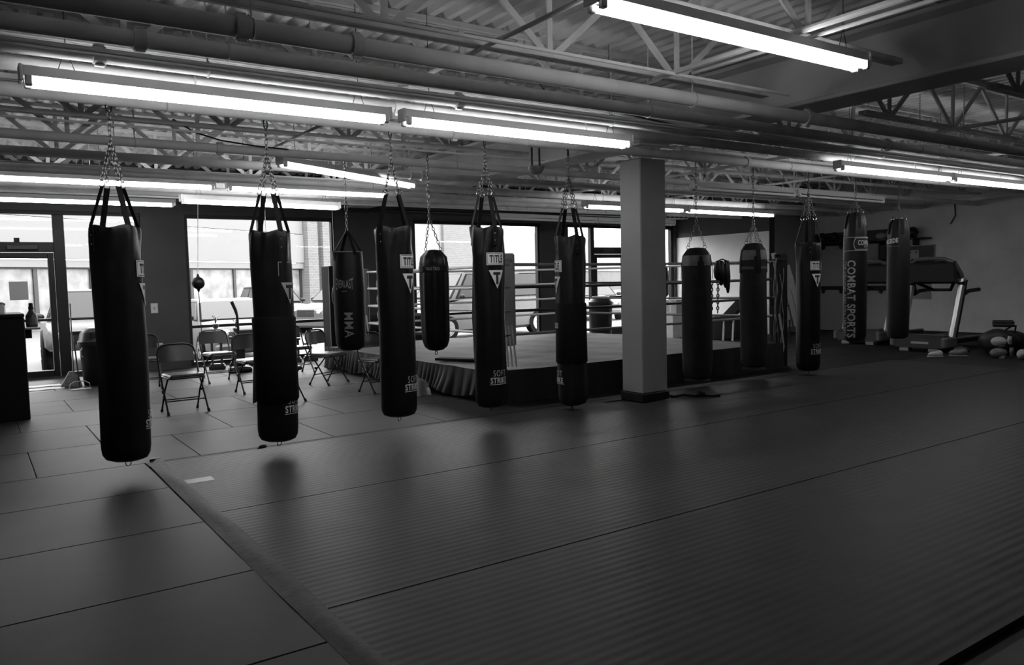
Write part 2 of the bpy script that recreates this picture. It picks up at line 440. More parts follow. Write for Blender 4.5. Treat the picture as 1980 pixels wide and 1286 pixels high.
bt.inputs['Brick Width'].default_value = .45; bt.inputs['Row Height'].default_value = .16; bt.inputs['Mortar Size'].default_value = .012
tc = nt.nodes.new('ShaderNodeTexCoord'); mp = nt.nodes.new('ShaderNodeMapping'); mp.inputs['Rotation'].default_value = (R(90), 0, 0)
nt.links.new(tc.outputs['Object'], mp.inputs[0]); nt.links.new(mp.outputs[0], bt.inputs['Vector']); nt.links.new(bt.outputs[0], nt.nodes['Principled BSDF'].inputs['Base Color'])
ob('brick_pier', MB().box(15.25*k_, -.6, 0, 16.1*k_, .4, 6.6), brick, bl)
ob('brick_pier', MB().box(16.56*k_, -.6, 0, 17.6*k_, .4, 6.6), brick, bl)
ob('downpipe', MB().box(16.1*k_, -.3, 0, 16.56*k_, .4, 6.6), M('grey_downpipe', .081, .6), bl)
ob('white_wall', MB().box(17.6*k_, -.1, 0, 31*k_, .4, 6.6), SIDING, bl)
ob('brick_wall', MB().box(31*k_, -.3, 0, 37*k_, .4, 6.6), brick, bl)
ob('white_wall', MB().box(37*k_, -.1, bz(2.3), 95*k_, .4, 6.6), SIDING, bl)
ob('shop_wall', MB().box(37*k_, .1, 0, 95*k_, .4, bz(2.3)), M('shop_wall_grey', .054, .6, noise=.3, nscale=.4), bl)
for t_ in (39, 42.5, 46, 50, 55, 61): ob('shop_post', MB().box(t_*k_-.12, -.05, 0, t_*k_+.12, .1, bz(2.3)), SIDING, bl)
ob('shop_door', MB().box(43.6*k_, -.02, 0, 44.7*k_, .1, 2.0), SIDING, bl)
ob('shop_sign', MB().box(42*k_, -.08, bz(1.9), 46*k_, .1, bz(2.15)), M('pale_sign', .25, .5), bl)

def car(name, label, loc, rz, L, W, H, hood_l, hood_h, ws_run, roof_end, paint, belt, wr=.33, tail_run=.35, cat='car', clr=0.):
    """x = distance back from the front bumper, symmetric in y"""
    t = thing(name, label, cat, loc, rz)
    hw = W/2; st = [(0, hw*.80, .30, hood_h*.78), (.12, hw*.92, .24, hood_h*.88), (.5, hw*.98, .22, hood_h*.97), (hood_l, hw, .22, hood_h+.02),
          (hood_l+.3, hw, .22, belt), (L*.6, hw, .22, belt+.01), (L-.5, hw*.99, .24, belt), (L-.1, hw*.95, .30, belt-.02), (L, hw*.88, .36, belt-.12)]
    v = []; m_ = 10
    for x, h, z0, z1 in st:
        z0 += clr
        v += [(x, -h*.9, z0), (x, -h, z0+.09), (x, -h, z1-.14), (x, -h*.93, z1-.03), (x, -h*.6, z1), (x, h*.6, z1), (x, h*.93, z1-.03), (x, h, z1-.14), (x, h, z0+.09), (x, h*.9, z0)]
    f = [(j*m_+i, j*m_+(i+1) % m_, (j+1)*m_+(i+1) % m_, (j+1)*m_+i) for j in range(len(st)-1) for i in range(m_)]+[list(range(m_)), list(range((len(st)-1)*m_, len(st)*m_))]
    ob('body', MB().add(v, f), paint, t)
    # cabin
    x0, x1, x2, x3 = hood_l-.05, hood_l+ws_run, roof_end, min(L-.12, roof_end+tail_run); bw, rw = hw*.93, hw*.74
    cab = [(x0, bw*.9, belt-.03, x0), (x1, rw, H-.03, x1), ((x1+x2)/2, rw*1.02, H, 0), (x2, rw*.98, H-.04, 0), (x3, bw*.9, belt-.03, 0)]
    v = [(x0, -bw, belt-.04), (x0, bw, belt-.04), (x1, -rw, H-.03), (x1, rw, H-.03), ((x1+x2)/2, -rw, H), ((x1+x2)/2, rw, H), (x2, -rw, H-.03), (x2, rw, H-.03), (x3, -bw, belt-.04), (x3, bw, belt-.04)]
    ob('cabin', MB().add(v, [(0,1,3,2), (2,3,5,4), (4,5,7,6), (6,7,9,8), (0,2,4,6,8), (1,9,7,5,3), (0,8,9,1)]), paint, t)
    gm = M('car_glass', .055, .2, spec=.12)
    def lerp(a, b, k): return tuple(a[i]+(b[i]-a[i])*k for i in range(3))
    def quad(nm, a, b, c, d, mat, off, ins=.08):
        cc = [sum(q[i] for q in (a, b, c, d))/4 for i in range(3)]
        q = [lerp(p, cc, ins) for p in (a, b, c, d)]
        if nm != 'window_seal': quad('window_seal', a, b, c, d, M('window_seal', .006, .7, spec=.1), tuple(k_*.6 for k_ in off), ins*.25)
        q1 = [tuple(p[i]+off[i] for i in range(3)) for p in q]; q0 = [tuple(p[i]-off[i]*.5 for i in range(3)) for p in q]
        ob(nm, MB().add(q0+q1, [(0,1,2,3), (7,6,5,4), (0,4,5,1), (1,5,6,2), (2,6,7,3), (3,7,4,0)]), mat, t)
    quad('windshield', (x0, -bw, belt), (x0, bw, belt), (x1, rw, H-.05), (x1, -rw, H-.05), gm, (-.02, 0, .012))
    quad('rear_window', (x3, -bw, belt), (x3, bw, belt), (x2, rw, H-.05), (x2, -rw, H-.05), gm, (.02, 0, .012))
    for sgn in (-1, 1):
        xm = (x0+x3)/2+.1
        quad('side_window', (x0+.15, sgn*bw, belt), (xm, sgn*bw, belt), (xm, sgn*rw, H-.06), (x1+.05, sgn*rw, H-.06), gm, (0, sgn*.02, 0), .1)
        quad('side_window', (xm, sgn*bw, belt), (x3-.1, sgn*bw, belt), (x2-.05, sgn*rw, H-.06), (xm, sgn*rw, H-.06), gm, (0, sgn*.02, 0), .1)
        for xw in (wr+.42, L-wr-.5):
            wz = wr
            a, b = (xw, sgn*(hw-.2), wz), (xw, sgn*(hw+.02), wz)
            wh = ob('wheel', MB().cyl(a, b, wr, n=24), M('tyre', .008, .9, spec=.08), t)
            q = MB().cyl((xw, sgn*(hw+.015), wz), (xw, sgn*(hw+.03), wz), wr*.62, n=20)
            for s5 in range(5):
                an = 2*pi*s5/5; q.bar((xw, sgn*(hw+.035), wz), (xw+wr*.55*cos(an), sgn*(hw+.035), wz+wr*.55*sin(an)), .07, .02, (0, 0, 1) if abs(cos(an)) > .5 else (1, 0, 0))
            ob('rim', q, CHROME, wh)
            if cat == 'car' and name == 'pickup_truck': ob('wheel_arch', MB().ring((xw, sgn*hw*.985, wz), wr+.06, .05, (0, 1, 0), 20, 6), M('arch_trim', .01, .8, spec=.1), t)
        ob('headlight', MB().sph((.06, sgn*hw*.62, hood_h*.74), .07, .17, .09), M('lamp_glass', .7, .1), t)
        ob('mirror', MB().sph((hood_l+.25, sgn*(hw+.08), belt+.07), .06, .11, .075), BLACKPLASTIC, t)
    ob('grille', MB().box(-.01, -hw*.42, hood_h*.58, .08, hw*.42, hood_h*.82, .02), BLACKPLASTIC, t)
    ob('bumper', MB().box(-.06, -hw*.85, .28+clr, .14, hw*.85, hood_h*.5, .05), paint, t)
    return t
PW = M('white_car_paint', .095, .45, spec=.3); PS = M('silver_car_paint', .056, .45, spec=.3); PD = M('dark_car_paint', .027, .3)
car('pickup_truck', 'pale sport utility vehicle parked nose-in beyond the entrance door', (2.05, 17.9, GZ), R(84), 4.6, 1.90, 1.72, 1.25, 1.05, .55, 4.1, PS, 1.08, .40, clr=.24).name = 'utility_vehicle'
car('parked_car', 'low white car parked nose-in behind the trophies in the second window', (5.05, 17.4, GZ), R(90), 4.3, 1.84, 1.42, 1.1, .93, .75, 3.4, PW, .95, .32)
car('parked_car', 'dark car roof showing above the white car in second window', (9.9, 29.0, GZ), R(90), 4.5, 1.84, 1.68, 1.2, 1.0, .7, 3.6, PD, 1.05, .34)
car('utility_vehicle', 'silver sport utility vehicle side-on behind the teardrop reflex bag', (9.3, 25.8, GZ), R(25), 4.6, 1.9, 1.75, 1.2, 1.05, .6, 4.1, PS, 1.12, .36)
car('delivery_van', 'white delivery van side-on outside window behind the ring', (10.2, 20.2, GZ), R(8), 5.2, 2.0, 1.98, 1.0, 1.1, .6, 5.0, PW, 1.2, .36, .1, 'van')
car('parked_car', 'white car parked outside beyond the glass door by the column', (20.5, 23.5, GZ), R(60), 4.4, 1.84, 1.45, 1.15, .95, .75, 3.5, PW, .97, .33)

# ------------------------------------------------------------------ roof joists
top_n, node0, pan = None, 2.27, 1.32
webm = {}
def web_mesh(kind):
    if kind not in webm:
        q = MB()
        if kind == 'v': q.bar((0, 0, .0), (0, 0, .52), .045, .02, (1, 0, 0))
        elif kind == 'a': q.bar((-.03, 0, 0), (-.64, 0, .52), .05, .02, (0, 0, 1))
        else: q.bar((.03, 0, 0), (.64, 0, .52), .05, .02, (0, 0, 1))
        webm[kind] = q.mesh('web_member', JOIST, smooth=False)
    return webm[kind]
ORD = ['first', 'second', 'third', 'fourth', 'fifth', 'sixth', 'seventh', 'eighth', 'ninth', 'tenth', 'eleventh', 'twelfth', 'thirteenth']
for k in range(11):
    y = .94+1.235*k+(1.235 if k > 99 else 0)
    if y > 15: break
    for side in (0, 1):
        xa, xb = (LX, 6.56) if side == 0 else (7.04, RX)
        ba, bb = (LX+.1, 6.05) if side == 0 else (7.6, RX-.1)
        t = thing('roof_joist', 'grey open-web roof joist, %s from camera, %s the big girder' % (ORD[k], 'left of' if side == 0 else 'right of'), 'joist', (0, y, 3.10), 0, 'roof joists')
        ob('top_chord', MB().box(xa, -.05, .55, xb, -.008, .595).box(xa, .008, .55, xb, .05, .595), JOIST, t, smooth=False)
        ob('bottom_chord', MB().box(ba, -.045, 0, bb, -.008, .04).box(ba, .008, 0, bb, .045, .04), JOIST, t, smooth=False)
        ob('seat', MB().box(6.50 if side == 0 else 6.85, -.05, .54, 6.75 if side == 0 else 7.1, .05, .56), JOIST, t)
        nx = node0-pan*5 if side == 0 else 8.1
        while nx < bb-.1:
            if nx > ba+.1 and nx > -1.5:
                for kd in ('v', 'a', 'b'):
                    ob('web_member', web_mesh(kd), JOIST, t, (nx, 0, .03))
            nx += pan
# bridging rods across the joists
def rod(name, label, cat, pts, r, mat=JOIST, group=None):
    return tag(ob(name, MB().path(pts, r, 8), mat), label, cat, group)
rod('bridging_rod', 'thin bridging rod crossing under joists above the middle pipes', 'rod', [(2.95, .5, 3.085), (2.98, 5.0, 3.085), (2.98, 9.5, 3.085)], .016)
rod('bridging_rod', 'slanted bridging rod running up from joist to roof deck', 'rod', [(3.25, 3.45, 3.08), (3.62, 4.66, 3.66)], .014)
rod('conduit', 'pale conduit pair member nearest the front twin-tube light', 'conduit', [(4.56, .2, 3.075), (4.56, 3.3, 3.075), (4.60, 4.6, 3.075)], .022, PIPE)
rod('conduit', 'thinner pale conduit beside the one over the front light', 'conduit', [(4.72, .2, 3.07), (4.72, 4.3, 3.07)], .014, PIPE)
rod('conduit', 'dark conduit beyond girder running towards the grey right wall', 'conduit', [(9.2, 1.0, 3.07), (9.2, 8.0, 3.07), (9.2, 12, 3.07)], .022, PIPE)
rod('conduit', 'thin conduit beyond girder beside the right-hand joists', 'conduit', [(11.75, 1.0, 3.07), (11.75, 11.5, 3.07)], .02, PIPE)

# ------------------------------------------------------------------ ceiling pipes
def pipe(label, y, z, r, x0=LX+.02, x1=RX-.02, coup=(), name='ceiling_pipe', cat='pipe'):
    t = thing(name, label, cat, (0, y, z), 0, 'ceiling pipes' if name == 'ceiling_pipe' else None)
    ob('tube', MB().cyl((x0, 0, 0), (x1, 0, 0), r, n=18), PIPE, t)
    for cx_ in coup:
        q = MB().cyl((cx_-.035, 0, 0), (cx_+.035, 0, 0), r*1.22, n=16)
        q.box(cx_-.03, -.02, r*1.1, cx_+.03, .02, r*1.45, .005).box(cx_-.03, -.02, -r*1.45, cx_+.03, .02, -r*1.1, .005)
        ob('coupling', q, JOIST, t)
    for hx in (1.4, 5.0, 9.5, 13.5):
        ob('hanger', MB().cyl((hx, 0, r), (hx, 0, 3.60-z), .006, n=6).ring((hx, 0, 0), r+.004, .006, (1, 0, 0), 14, 5), JOIST, t)
    return t
pipe('thick grey ceiling pipe nearest the camera with two couplings', 4.56, 2.95, .056, coup=(1.34, 2.03, 6.55))
pipe('grey ceiling pipe behind the nearest coupled pipe, over thin conduits', 5.07, 2.95, .050, coup=(.9, 8.8))
pipe('grey ceiling pipe directly in front of the bright lit pipe', 5.55, 2.955, .047, coup=(.75, 3.35))
pipe('bright lit pipe hugging the row of front double-tube lights', 5.96, 2.95, .050, coup=(3.0, 11.0))
pipe('grey pipe from which the long black bags hang', 6.9, 2.985, .055, coup=(4.1, 8.6))
pipe('grey pipe between bag pipe and the tape-banded bags', 7.28, 3.05, .045, x0=7.3)
pipe('grey pipe above the two short bags in second row', 8.4, 2.916, .045, coup=(2.2,))
pipe('grey pipe one beyond the short-bag pipe, over diagonal light', 9.62, 2.95, .05, coup=(5.2,))
pipe('pale pipe just above the middle row of single lights', 10.85, 2.95, .06)
pipe('grey pipe just past the middle row of lights', 11.75, 2.95, .045)
pipe('pale pipe close to the window wall above chair area', 12.5, 2.96, .05, x1=16.2)
pipe('pale pipe nearest to the shop windows', 13.2, 2.955, .05, x1=16.2)
def cond(label, pts, r, mat=PIPE): rod('conduit', label, 'conduit', pts, r, mat)
cond('thin bright conduit under the second nearest pipe', [(LX, 5.24, 2.90), (9.0, 5.24, 2.90), (RX-.1, 5.24, 2.90)], .012)
cond('thin dark conduit close beside the thin bright one', [(LX, 5.33, 2.90), (RX-.1, 5.33, 2.90)], .010, JOIST)
cond('thin conduit above the nearest coupled pipe', [(LX, 4.36, 3.06), (6.0, 4.36, 3.06)], .014)
cond('thin conduit strung beyond the bags under joists', [(LX, 8.05, 3.0), (6.1, 8.05, 3.0)], .012)
cond('thin conduit above the chairs near middle lights', [(LX, 10.3, 2.93), (6.4, 10.3, 2.93)], .012)
cond('thin conduit low over the windows', [(LX, 12.9, 2.88), (12.0, 12.9, 2.88)], .014)
cond('dark cable tray strip along the window wall top', [(LX, 14.2, 2.93), (14.0, 14.2, 2.93)], .02, BLACKPLASTIC)
rod('wall_pipe', 'pale pipe running along the top of right grey wall', 'pipe', [(18.1, 2, 3.04), (18.1, 9, 3.02), (18.1, 12.3, 3.0), (16.2, 12.34, 2.98)], .05, PIPE)
for i in range(6):
    rod('bundled_conduit', 'pale bent conduit over the white wall corner, %s from the glass' % ORD[i], 'conduit', [(11.5, 14.7-.07*i, 2.93+.01*i), (14.6+.1*i, 14.7-.07*i, 2.93+.01*i), (15.0+.1*i, 14.7-.07*i, 2.98), (15.15+.1*i, 14.6-.07*i, 3.2)], .014, ROPEW, 'conduit bundle at window corner')

def cable(label, pts): rod('cable', label, 'cable', pts, .008, BLACKPLASTIC)
cable('slack black cable drooping beyond the pipe of the first bags', [(1.75, 8.35, 3.16), (1.95, 8.35, 3.05), (2.2, 8.35, 2.99), (2.55, 8.35, 2.96), (2.9, 8.35, 2.95)])
cable('curved pale cable hanging between nearest pipes mid-picture', [(3.9, 5.3, 3.2), (4.05, 5.3, 3.05), (4.3, 5.3, 3.0), (4.9, 5.31, 2.97), (6.0, 5.33, 2.905), (6.3, 5.33, 2.90)])

# ------------------------------------------------------------------ tube lights
def fixture(label, p0, p1, z, lit=True, two=True, hang=True):
    p0, p1 = Vector(p0), Vector(p1); L = (p1-p0).length; a = atan2(p1.y-p0.y, p1.x-p0.x); c = (p0+p1)/2
    t = thing('tube_light', label, 'ceiling light', (c.x, c.y, z), a, 'tube lights')
    h = L/2
    ob('housing', MB().prism([(-.055, .035), (-.035, .10), (.035, .10), (.055, .035)], -h, h, 'x'), HOUSING, t)
    ys_ = (-.045, .045) if two else (0,)
    for y in ys_:
        ob('tube', MB().cyl((-h+.06, y, 0), (h-.06, y, 0), .019, n=12), TUBEM if lit else TUBEOFF, t)
        for sg in (-1, 1):
            ob('lampholder', MB().box(sg*(h-.06), y-.02, -.025, sg*(h-.02), y+.02, .04, .006), HOUSING, t)
    for sg in (-1, 1):
        ob('end_cap', MB().box(sg*(h-.01), -.058, .0, sg*(h+.01), .058, .102, .004), HOUSING, t)
        if hang:
            ob('hanger_wire', MB().path([(sg*(h-.25)-.05, 0, .09), (sg*(h-.25), 0, .24), (sg*(h-.25)+.05, 0, .09)], .003, 5).path([(sg*(h-.25), 0, .235), (sg*(h-.25), 0, 3.702-z)], .003, 5), BLACKMETAL, t)
    return t
fixture('twin-tube light hung over the two nearest black bags', (.33, 5.68), (2.79, 5.70), 2.77)
fixture('twin-tube light hung just before the grey column', (2.90, 5.68), (5.36, 5.70), 2.77)
fixture('twin-tube light on the right above the end bags', (8.86, 5.74), (11.56, 5.74), 2.77)
fixture('twin-tube light cut off by the right picture edge', (11.62, 5.74), (14.2, 5.74), 2.77)
fixture('twin-tube light in the front, highest in the picture', (2.79, 3.24), (5.31, 3.24), 2.94)
fixture('single-row light over the door and nearest black bag', (-.1, 11.25), (2.85, 11.25), 2.85)
fixture('single-row light above chairs, beyond the second bag', (3.02, 11.28), (5.46, 11.28), 2.85)
fixture('light along the glass above the entrance door', (.0, 13.8), (2.86, 13.85), 2.85)
fixture('light along the glass above the second window', (2.50, 11.7), (4.93, 11.95), 2.70)
fixture('slanted light hung askew above the diagonal of the room', (2.94, 8.77), (5.27, 10.04), 2.85, two=True)
fixture('light above the ring, left end beside the hidden column', (8.62, 10.30), (11.02, 10.30), 2.70)
fixture('light above the ring towards the white wall', (11.10, 10.30), (13.85, 10.45), 2.70)
fixture('unlit fixture above the third window and ring', (8.50, 12.75), (11.18, 12.95), 2.70, False)
fixture('unlit fixture next along, partly behind the column', (11.22, 12.95), (13.7, 13.1), 2.70, False)
fixture('unlit fixture above the tape-banded bags', (8.35, 7.62), (10.6, 7.62), 2.70, False)
fixture('unlit fixture reaching towards the right wall, above treadmills', (10.66, 7.62), (13.2, 7.7), 2.70, False)

# ------------------------------------------------------------------ floor mats
def matslab(label, poly):
    o = ob('floor_mat', MB().prism(poly, .0005, .024), MAT1)
    return tag(o, label, 'mat', 'ribbed floor mats')
e = .006
matslab('ribbed grey floor mat strip beneath the row of bags', [(1.24, 5.28+e), (12.6, 5.28+e), (12.6, 7.12), (7.16, 7.12), (7.10, 6.72), (6.30, 6.60), (6.06, 7.12), (1.24, 7.12)])
matslab('ribbed grey floor mat strip in the middle of floor', [(1.24, 3.37+e), (12.6, 3.37+e), (12.6, 5.28-e), (1.24, 5.28-e)])
matslab('ribbed grey floor mat strip nearest the camera', [(1.24, 1.46), (12.6, 1.46), (12.6, 3.37-e), (1.24, 3.37-e)])
q = MB().grid(lambda a, b: (1.165+.115*a+.012*sin(b*7)+.01*sin(b*19)*a, FY+(7.30-FY)*b, .003+.023*min(1, a*1.6)+.002*sin(b*60+a*5)), 5, 90)
tag(ob('edge_tape', q, TAPE), 'long worn grey tape strip along the left mat edge', 'tape')
q = MB().box(1.27, 6.20, .024, 1.47, 6.34, .0255)
tag(ob('tape_patch', q, M('pale_patch', .08, .4), None), 'pale square patch stuck on mat near the tape strip', 'patch')
q = MB().sph((0, 0, .025), .045, .03, .022, 10, 6).box(-.05, -.01, .005, .02, .02, .02, .004)
tag(ob('scrap', q, BLACKPLASTIC, None, (2.14, 7.2, 0), .4), 'small black scrap lying behind mat edge under second bag', 'scrap')
q = MB().prism([(-.05, -.02), (.04, -.03), (.06, .02), (0, .04)], .0, .03)
tag(ob('tape_end', q, BLACKPLASTIC, None, (1.24, 7.32, .0), .2), 'small dark curled tape end at the strip corner', 'tape')
pts = [(6.95, 6.72, .03), (7.1, 6.66, .05), (7.22, 6.55, .035), (7.3, 6.5, .05), (7.36, 6.56, .04), (7.32, 6.62, .06), (7.26, 6.55, .045), (7.36, 6.44, .03), (7.44, 6.38, .04)]
q = MB().path(pts, .016, 6)
for a, b in zip(pts[2:6], pts[3:7]): q.bar(a, b, .05, .02, (0, 0, 1))
tag(ob('belt', q, WEB), 'crumpled black belt lying on mat beside the column', 'belt')
# ------------------------------------------------------------------ heavy bags
VIEW = lambda x, y: atan2(-y, -x)          # direction from a bag towards the viewer side of the room
def chain(mb, p0, p1, link=.05, r=.0042):
    p0, p1 = Vector(p0), Vector(p1); d = p1-p0; n = max(1, round(d.length/(link*.78))); u = d.normalized(); o = u.orthogonal().normalized(); o2 = u.cross(o)
    for i in range(n):
        c = p0+d*((i+.5)/n); ax = o if i % 2 == 0 else o2
        mb.ring(c, link*.26, r, ax, 10, 4, 1.75, u)
def bottom_ring(t, r):
    ob('bottom_ring', MB().ring((0, 0, -.022), .026, .004, (.5, -.85, 0), 14, 5).ring((0, 0, .0), .012, .004, (0, 1, 0), 8, 4), BLACKMETAL, t)

def strap_bag(label, x, y, zb, zt, r, zs, zh, logo=None, mat=BLACKLEATHER, wrapz=None, spin=.5, ringb=True, soft=True, outline_only=False, crease=.006):
    """tall bag, four webbing straps to rings at zs, chains to a hook at zh"""
    t = thing('punching_bag', label, 'punching bag', (x, y, zb), 0, 'punching bags')
    H = zt-zb; va = VIEW(x, y)
    prof = [(.02, 0), (r*.6, .004), (r*.84, .022), (r*.96, .06), (r, .12), (r*1.0, H*.5), (r*.99, H-.30), (r*.99, H-.24), (r*1.0, H-.18), (r*1.01, H-.12), (r*1.02, H-.06), (r*1.01, H-.02), (r*.98, H-.004), (r*.9, H), (.02, H-.015)]
    q = MB().lathe(prof, 56); base = va+spin
    for i, (px, py, pz) in enumerate(q.v):
        a = atan2(py, px); rr = hypot(px, py)
        if rr > r*.5:
            k = crease*(sin(a*3+pz*4+x*5)+.6*sin(a*7-pz*9)) * (1 if pz < H-.35 else 1.6)
            tp = max(0, (pz-(H-.30))/.30); k += crease*1.3*tp*cos(4*(a-base))+crease*.9*tp*sin(11*a+x*3)
            q.v[i] = (px*(1+k/r), py*(1+k/r), pz+(.013*cos(4*(a-base))*max(0, (pz-(H-.09))/.09)))
    ob('body', q, mat, t)
    hook = Vector((0, 0, zh-zb)); rz_ = zs-zb; join = Vector((0, 0, rz_+(zh-zs)*.55))
    for kk in range(4):
        a = base+kk*pi/2; wd = (-sin(a), cos(a), 0)
        p0 = Vector((r*1.035*cos(a), r*1.035*sin(a), H-.19)); p1 = Vector((r*1.035*cos(a), r*1.035*sin(a), H+.01)); p2 = Vector((.085*cos(a), .085*sin(a), rz_))
        s_ = ob('strap', MB().bar(p0, p1, .05, .006, wd).bar(p1, p2, .045, .006, wd), WEB, t)
        rv = MB()
        for zz in (.05, .12):
            c = p0+(p1-p0)*(zz/.2*1.0); rv.sph((c.x*1.012, c.y*1.012, c.z), .007, n=8, m_=6)
        ob('rivet', rv, CHROME, s_)
        ob('ring', MB().ring((p2.x, p2.y, p2.z+.022), .03, .0035, (sin(a)*.7+cos(a)*.3, -cos(a)*.7+sin(a)*.3, 0), 16, 5), CHROME, t)
        cm = MB(); chain(cm, (p2.x, p2.y, p2.z+.045), join); ob('chain', cm, CHAIN, t)
    cm = MB(); chain(cm, join, hook-Vector((0, 0, .04))); ob('chain', cm, CHAIN, t)
    ob('hook', MB().ring(hook-Vector((0, 0, .03)), .028, .006, (.6, -.8, 0), 14, 6, 1.5, (0, 0, 1)), BLACKMETAL, t)
    if ringb: bottom_ring(t, r)
    if logo is not None:
        la = va+R(logo); zc = H-.33
        R1, R2, R3 = r*1.0+.009, r+.0105, r+.012
        wm, km = MB(), MB()
        hw = .105/r
        if outline_only:
            arc(wm, R1, la-hw, la+hw, zc+.058, zc+.063); arc(wm, R1, la-hw, la-hw+.03, zc-.06, zc+.06, 3)
        else:
            arc(wm, R1, la-hw, la+hw, zc-.064, zc+.064, 14)
            for s_ in (-1, 1): arc(km, R2, la-hw*.93, la+hw*.93, zc+s_*.054-.0025, zc+s_*.054+.0025, 14); arc(km, R2, la+s_*hw*.92-.008, la+s_*hw*.92+.008, zc-.054, zc+.054, 2)
            v2, f2 = text2d('TITLE', .162, .078, .03); wrap(km, v2, f2, R3, la, zc)
        zt_ = zc-.21
        tri_decal(wm, R1, la, zt_, .18, .19)
        arc(km, R2, la-.042/r, la+.042/r, zt_+.045, zt_+.075, 4); arc(km, R2, la-.014/r, la+.014/r, zt_-.05, zt_+.06, 3)
        ob('logo', wm, PRINT if not outline_only else PRINTG, t, recalc=False); ob('logo_lettering', km, PRINTK, t, recalc=False)
        if soft:
            sm = MB(); v2, f2 = text2d('SOFT', .155, .062, -.012, 1.2); wrap(sm, v2, f2, R1, la+.01/r, .372); v2, f2 = text2d('STRIKE', .20, .062, .022); wrap(sm, v2, f2, R1, la, .298)
            arc(sm, R1, la-.10/r, la+.11/r, .254, .259)
            if wrapz: pass
            ob('lower_lettering', sm, PRINT, t, recalc=False)
    if wrapz:
        a0, a1 = wrapz[0]-zb, wrapz[1]-zb
        pr = [(r*1.03, a0), (r*1.10, a0+.02), (r*1.08, (a0+a1)/2), (r*1.09, a1-.02), (r*1.03, a1)]
        qq = MB().lathe(pr, 40, cap=False)
        ob('sleeve', qq, SLEEVE, t)
        if len(wrapz) == 2:
            lm = MB(); arc(lm, r*1.10+.004, va+R(-80), va+R(-52), a0+.40, a0+.46, 5); ob('sleeve_label', lm, PRINTG, t, recalc=False)
            lm = MB(); v2, f2 = text2d('TITLE', .06, .035, .02); wrap(lm, v2, f2, r*1.10+.006, va+R(-66), a0+.43); ob('sleeve_lettering', lm, PRINTK, t, recalc=False)
        if len(wrapz) > 2:
            an = va+R(wrapz[2]); fl_ = MB().grid(lambda i, j: ((r*1.06+.05*(1-j)*i)*cos(an-.6*i*(1-.5*j)), (r*1.06+.05*(1-j)*i)*sin(an-.6*i*(1-.5*j)), a0-.035*i*(1-j)+j*.45), 6, 8)
            ob('sleeve_flap', fl_, SLEEVE, t)
    return t
strap_bag('tall black bag nearest the camera, hanging furthest left', .975, 6.9, .13, 1.99, .182, 2.30, 2.95, logo=78)
strap_bag('tall black bag with loose black sleeve and folded edge', 2.20, 6.9, .12, 1.97, .172, 2.29, 2.93, logo=52, wrapz=(.48, 1.23, -80), outline_only=True)
strap_bag('tall black bag with bright left edge, right of the short lettered bag', 3.39, 6.9, .20, 2.03, .174, 2.34, 2.95, logo=52, spin=.85)
strap_bag('tall black bag with its white logo squarely facing us', 4.46, 6.9, .17, 2.05, .166, 2.37, 2.94, logo=33, mat=BLACKLEATHER, crease=.010)
strap_bag('tall black bag with tight sleeve just left of column', 5.56, 6.9, .07, 1.97, .163, 2.28, 2.93, logo=-70, wrapz=(.55, 1.23), mat=BLACKLEATHER2, crease=.009)
strap_bag('tall black bag with white logo, right of the tape-banded bags', 9.95, 6.9, .085, 1.93, .165, 2.26, 2.93, logo=45, spin=.15)

def dome_bag(label, x, y, zb, zt, r, zj, zh, legs=2, mat=CANVASBAG):
    t = thing('punching_bag', label, 'punching bag', (x, y, zb), 0, 'punching bags')
    H = zt-zb; va = VIEW(x, y)
    prof = [(.02, 0), (r*.55, .006), (r*.85, .035), (r*.97, .10), (r*1.02, .3), (r, H*.6), (r*.97, H-.30), (r*.95, H-.20), (r*.86, H-.11), (r*.66, H-.04), (r*.45, H-.008), (.02, H)]
    q = MB().lathe(prof, 40)
    for i, (px, py, pz) in enumerate(q.v):
        a = atan2(py, px); k = .006*(sin(a*3+pz*4+x)+.6*sin(a*6-pz*7)); q.v[i] = (px*(1+k/r), py*(1+k/r), pz)
    ob('body', q, mat, t)
    ob('tape_band', MB().lathe([(r*.985, H-.24), (r*.965, H-.18), (r*.89, H-.105)], 40, cap=False), M('grey_tape', .10, .5, noise=.3, nscale=12), t)
    if legs == 4: ob('tape_band', MB().lathe([(r*1.005, H-.37), (r*.995, H-.33)], 40, cap=False), M('grey_tape_dull', .05, .55), t)
    top = Vector((0, 0, zj-zb))
    for kk in range(legs):
        a = va+(.5*pi if legs == 2 else .4)+kk*2*pi/legs
        c = [Vector((rr*cos(a), rr*sin(a), zz)) for rr, zz in ((r*1.03, H-.42), (r*1.02, H-.25), (r*.91, H-.105), (r*.55, H-.01))]
        s_ = MB()
        for p, q2 in zip(c[:-1], c[1:]): s_.bar(p, q2, .055, .007, (-sin(a), cos(a), 0))
        ob('strap', s_, WEB, t)
        ob('ring', MB().ring(c[3]+Vector((0, 0, .015)), .022, .004, (-sin(a), cos(a), 0), 12, 5), CHROME, t)
        cm = MB(); chain(cm, c[3]+Vector((0, 0, .03)), top); ob('chain', cm, CHAIN, t)
    cm = MB(); chain(cm, top, (0, 0, zh-zb-.04), .055, .005); ob('chain', cm, CHAIN, t)
    if legs == 4: cm = MB(); chain(cm, top+Vector((.02, .01, 0)), (.015, .01, zh-zb-.3), .055, .005); ob('chain', cm, CHAIN, t)
    ob('hook', MB().ring((0, 0, zh-zb-.03), .026, .006, (.6, -.8, 0), 14, 6, 1.5, (0, 0, 1)), BLACKMETAL, t)
    ob('fringe', MB().lathe([(r*.8, .02), (r*.88, -.012), (r*.4, -.02)], 24), mat, t)
    return t
dome_bag('charcoal bag with one grey tape band, right of column', 7.95, 7.2, .115, 1.87, .196, 2.20, 3.01, 2)
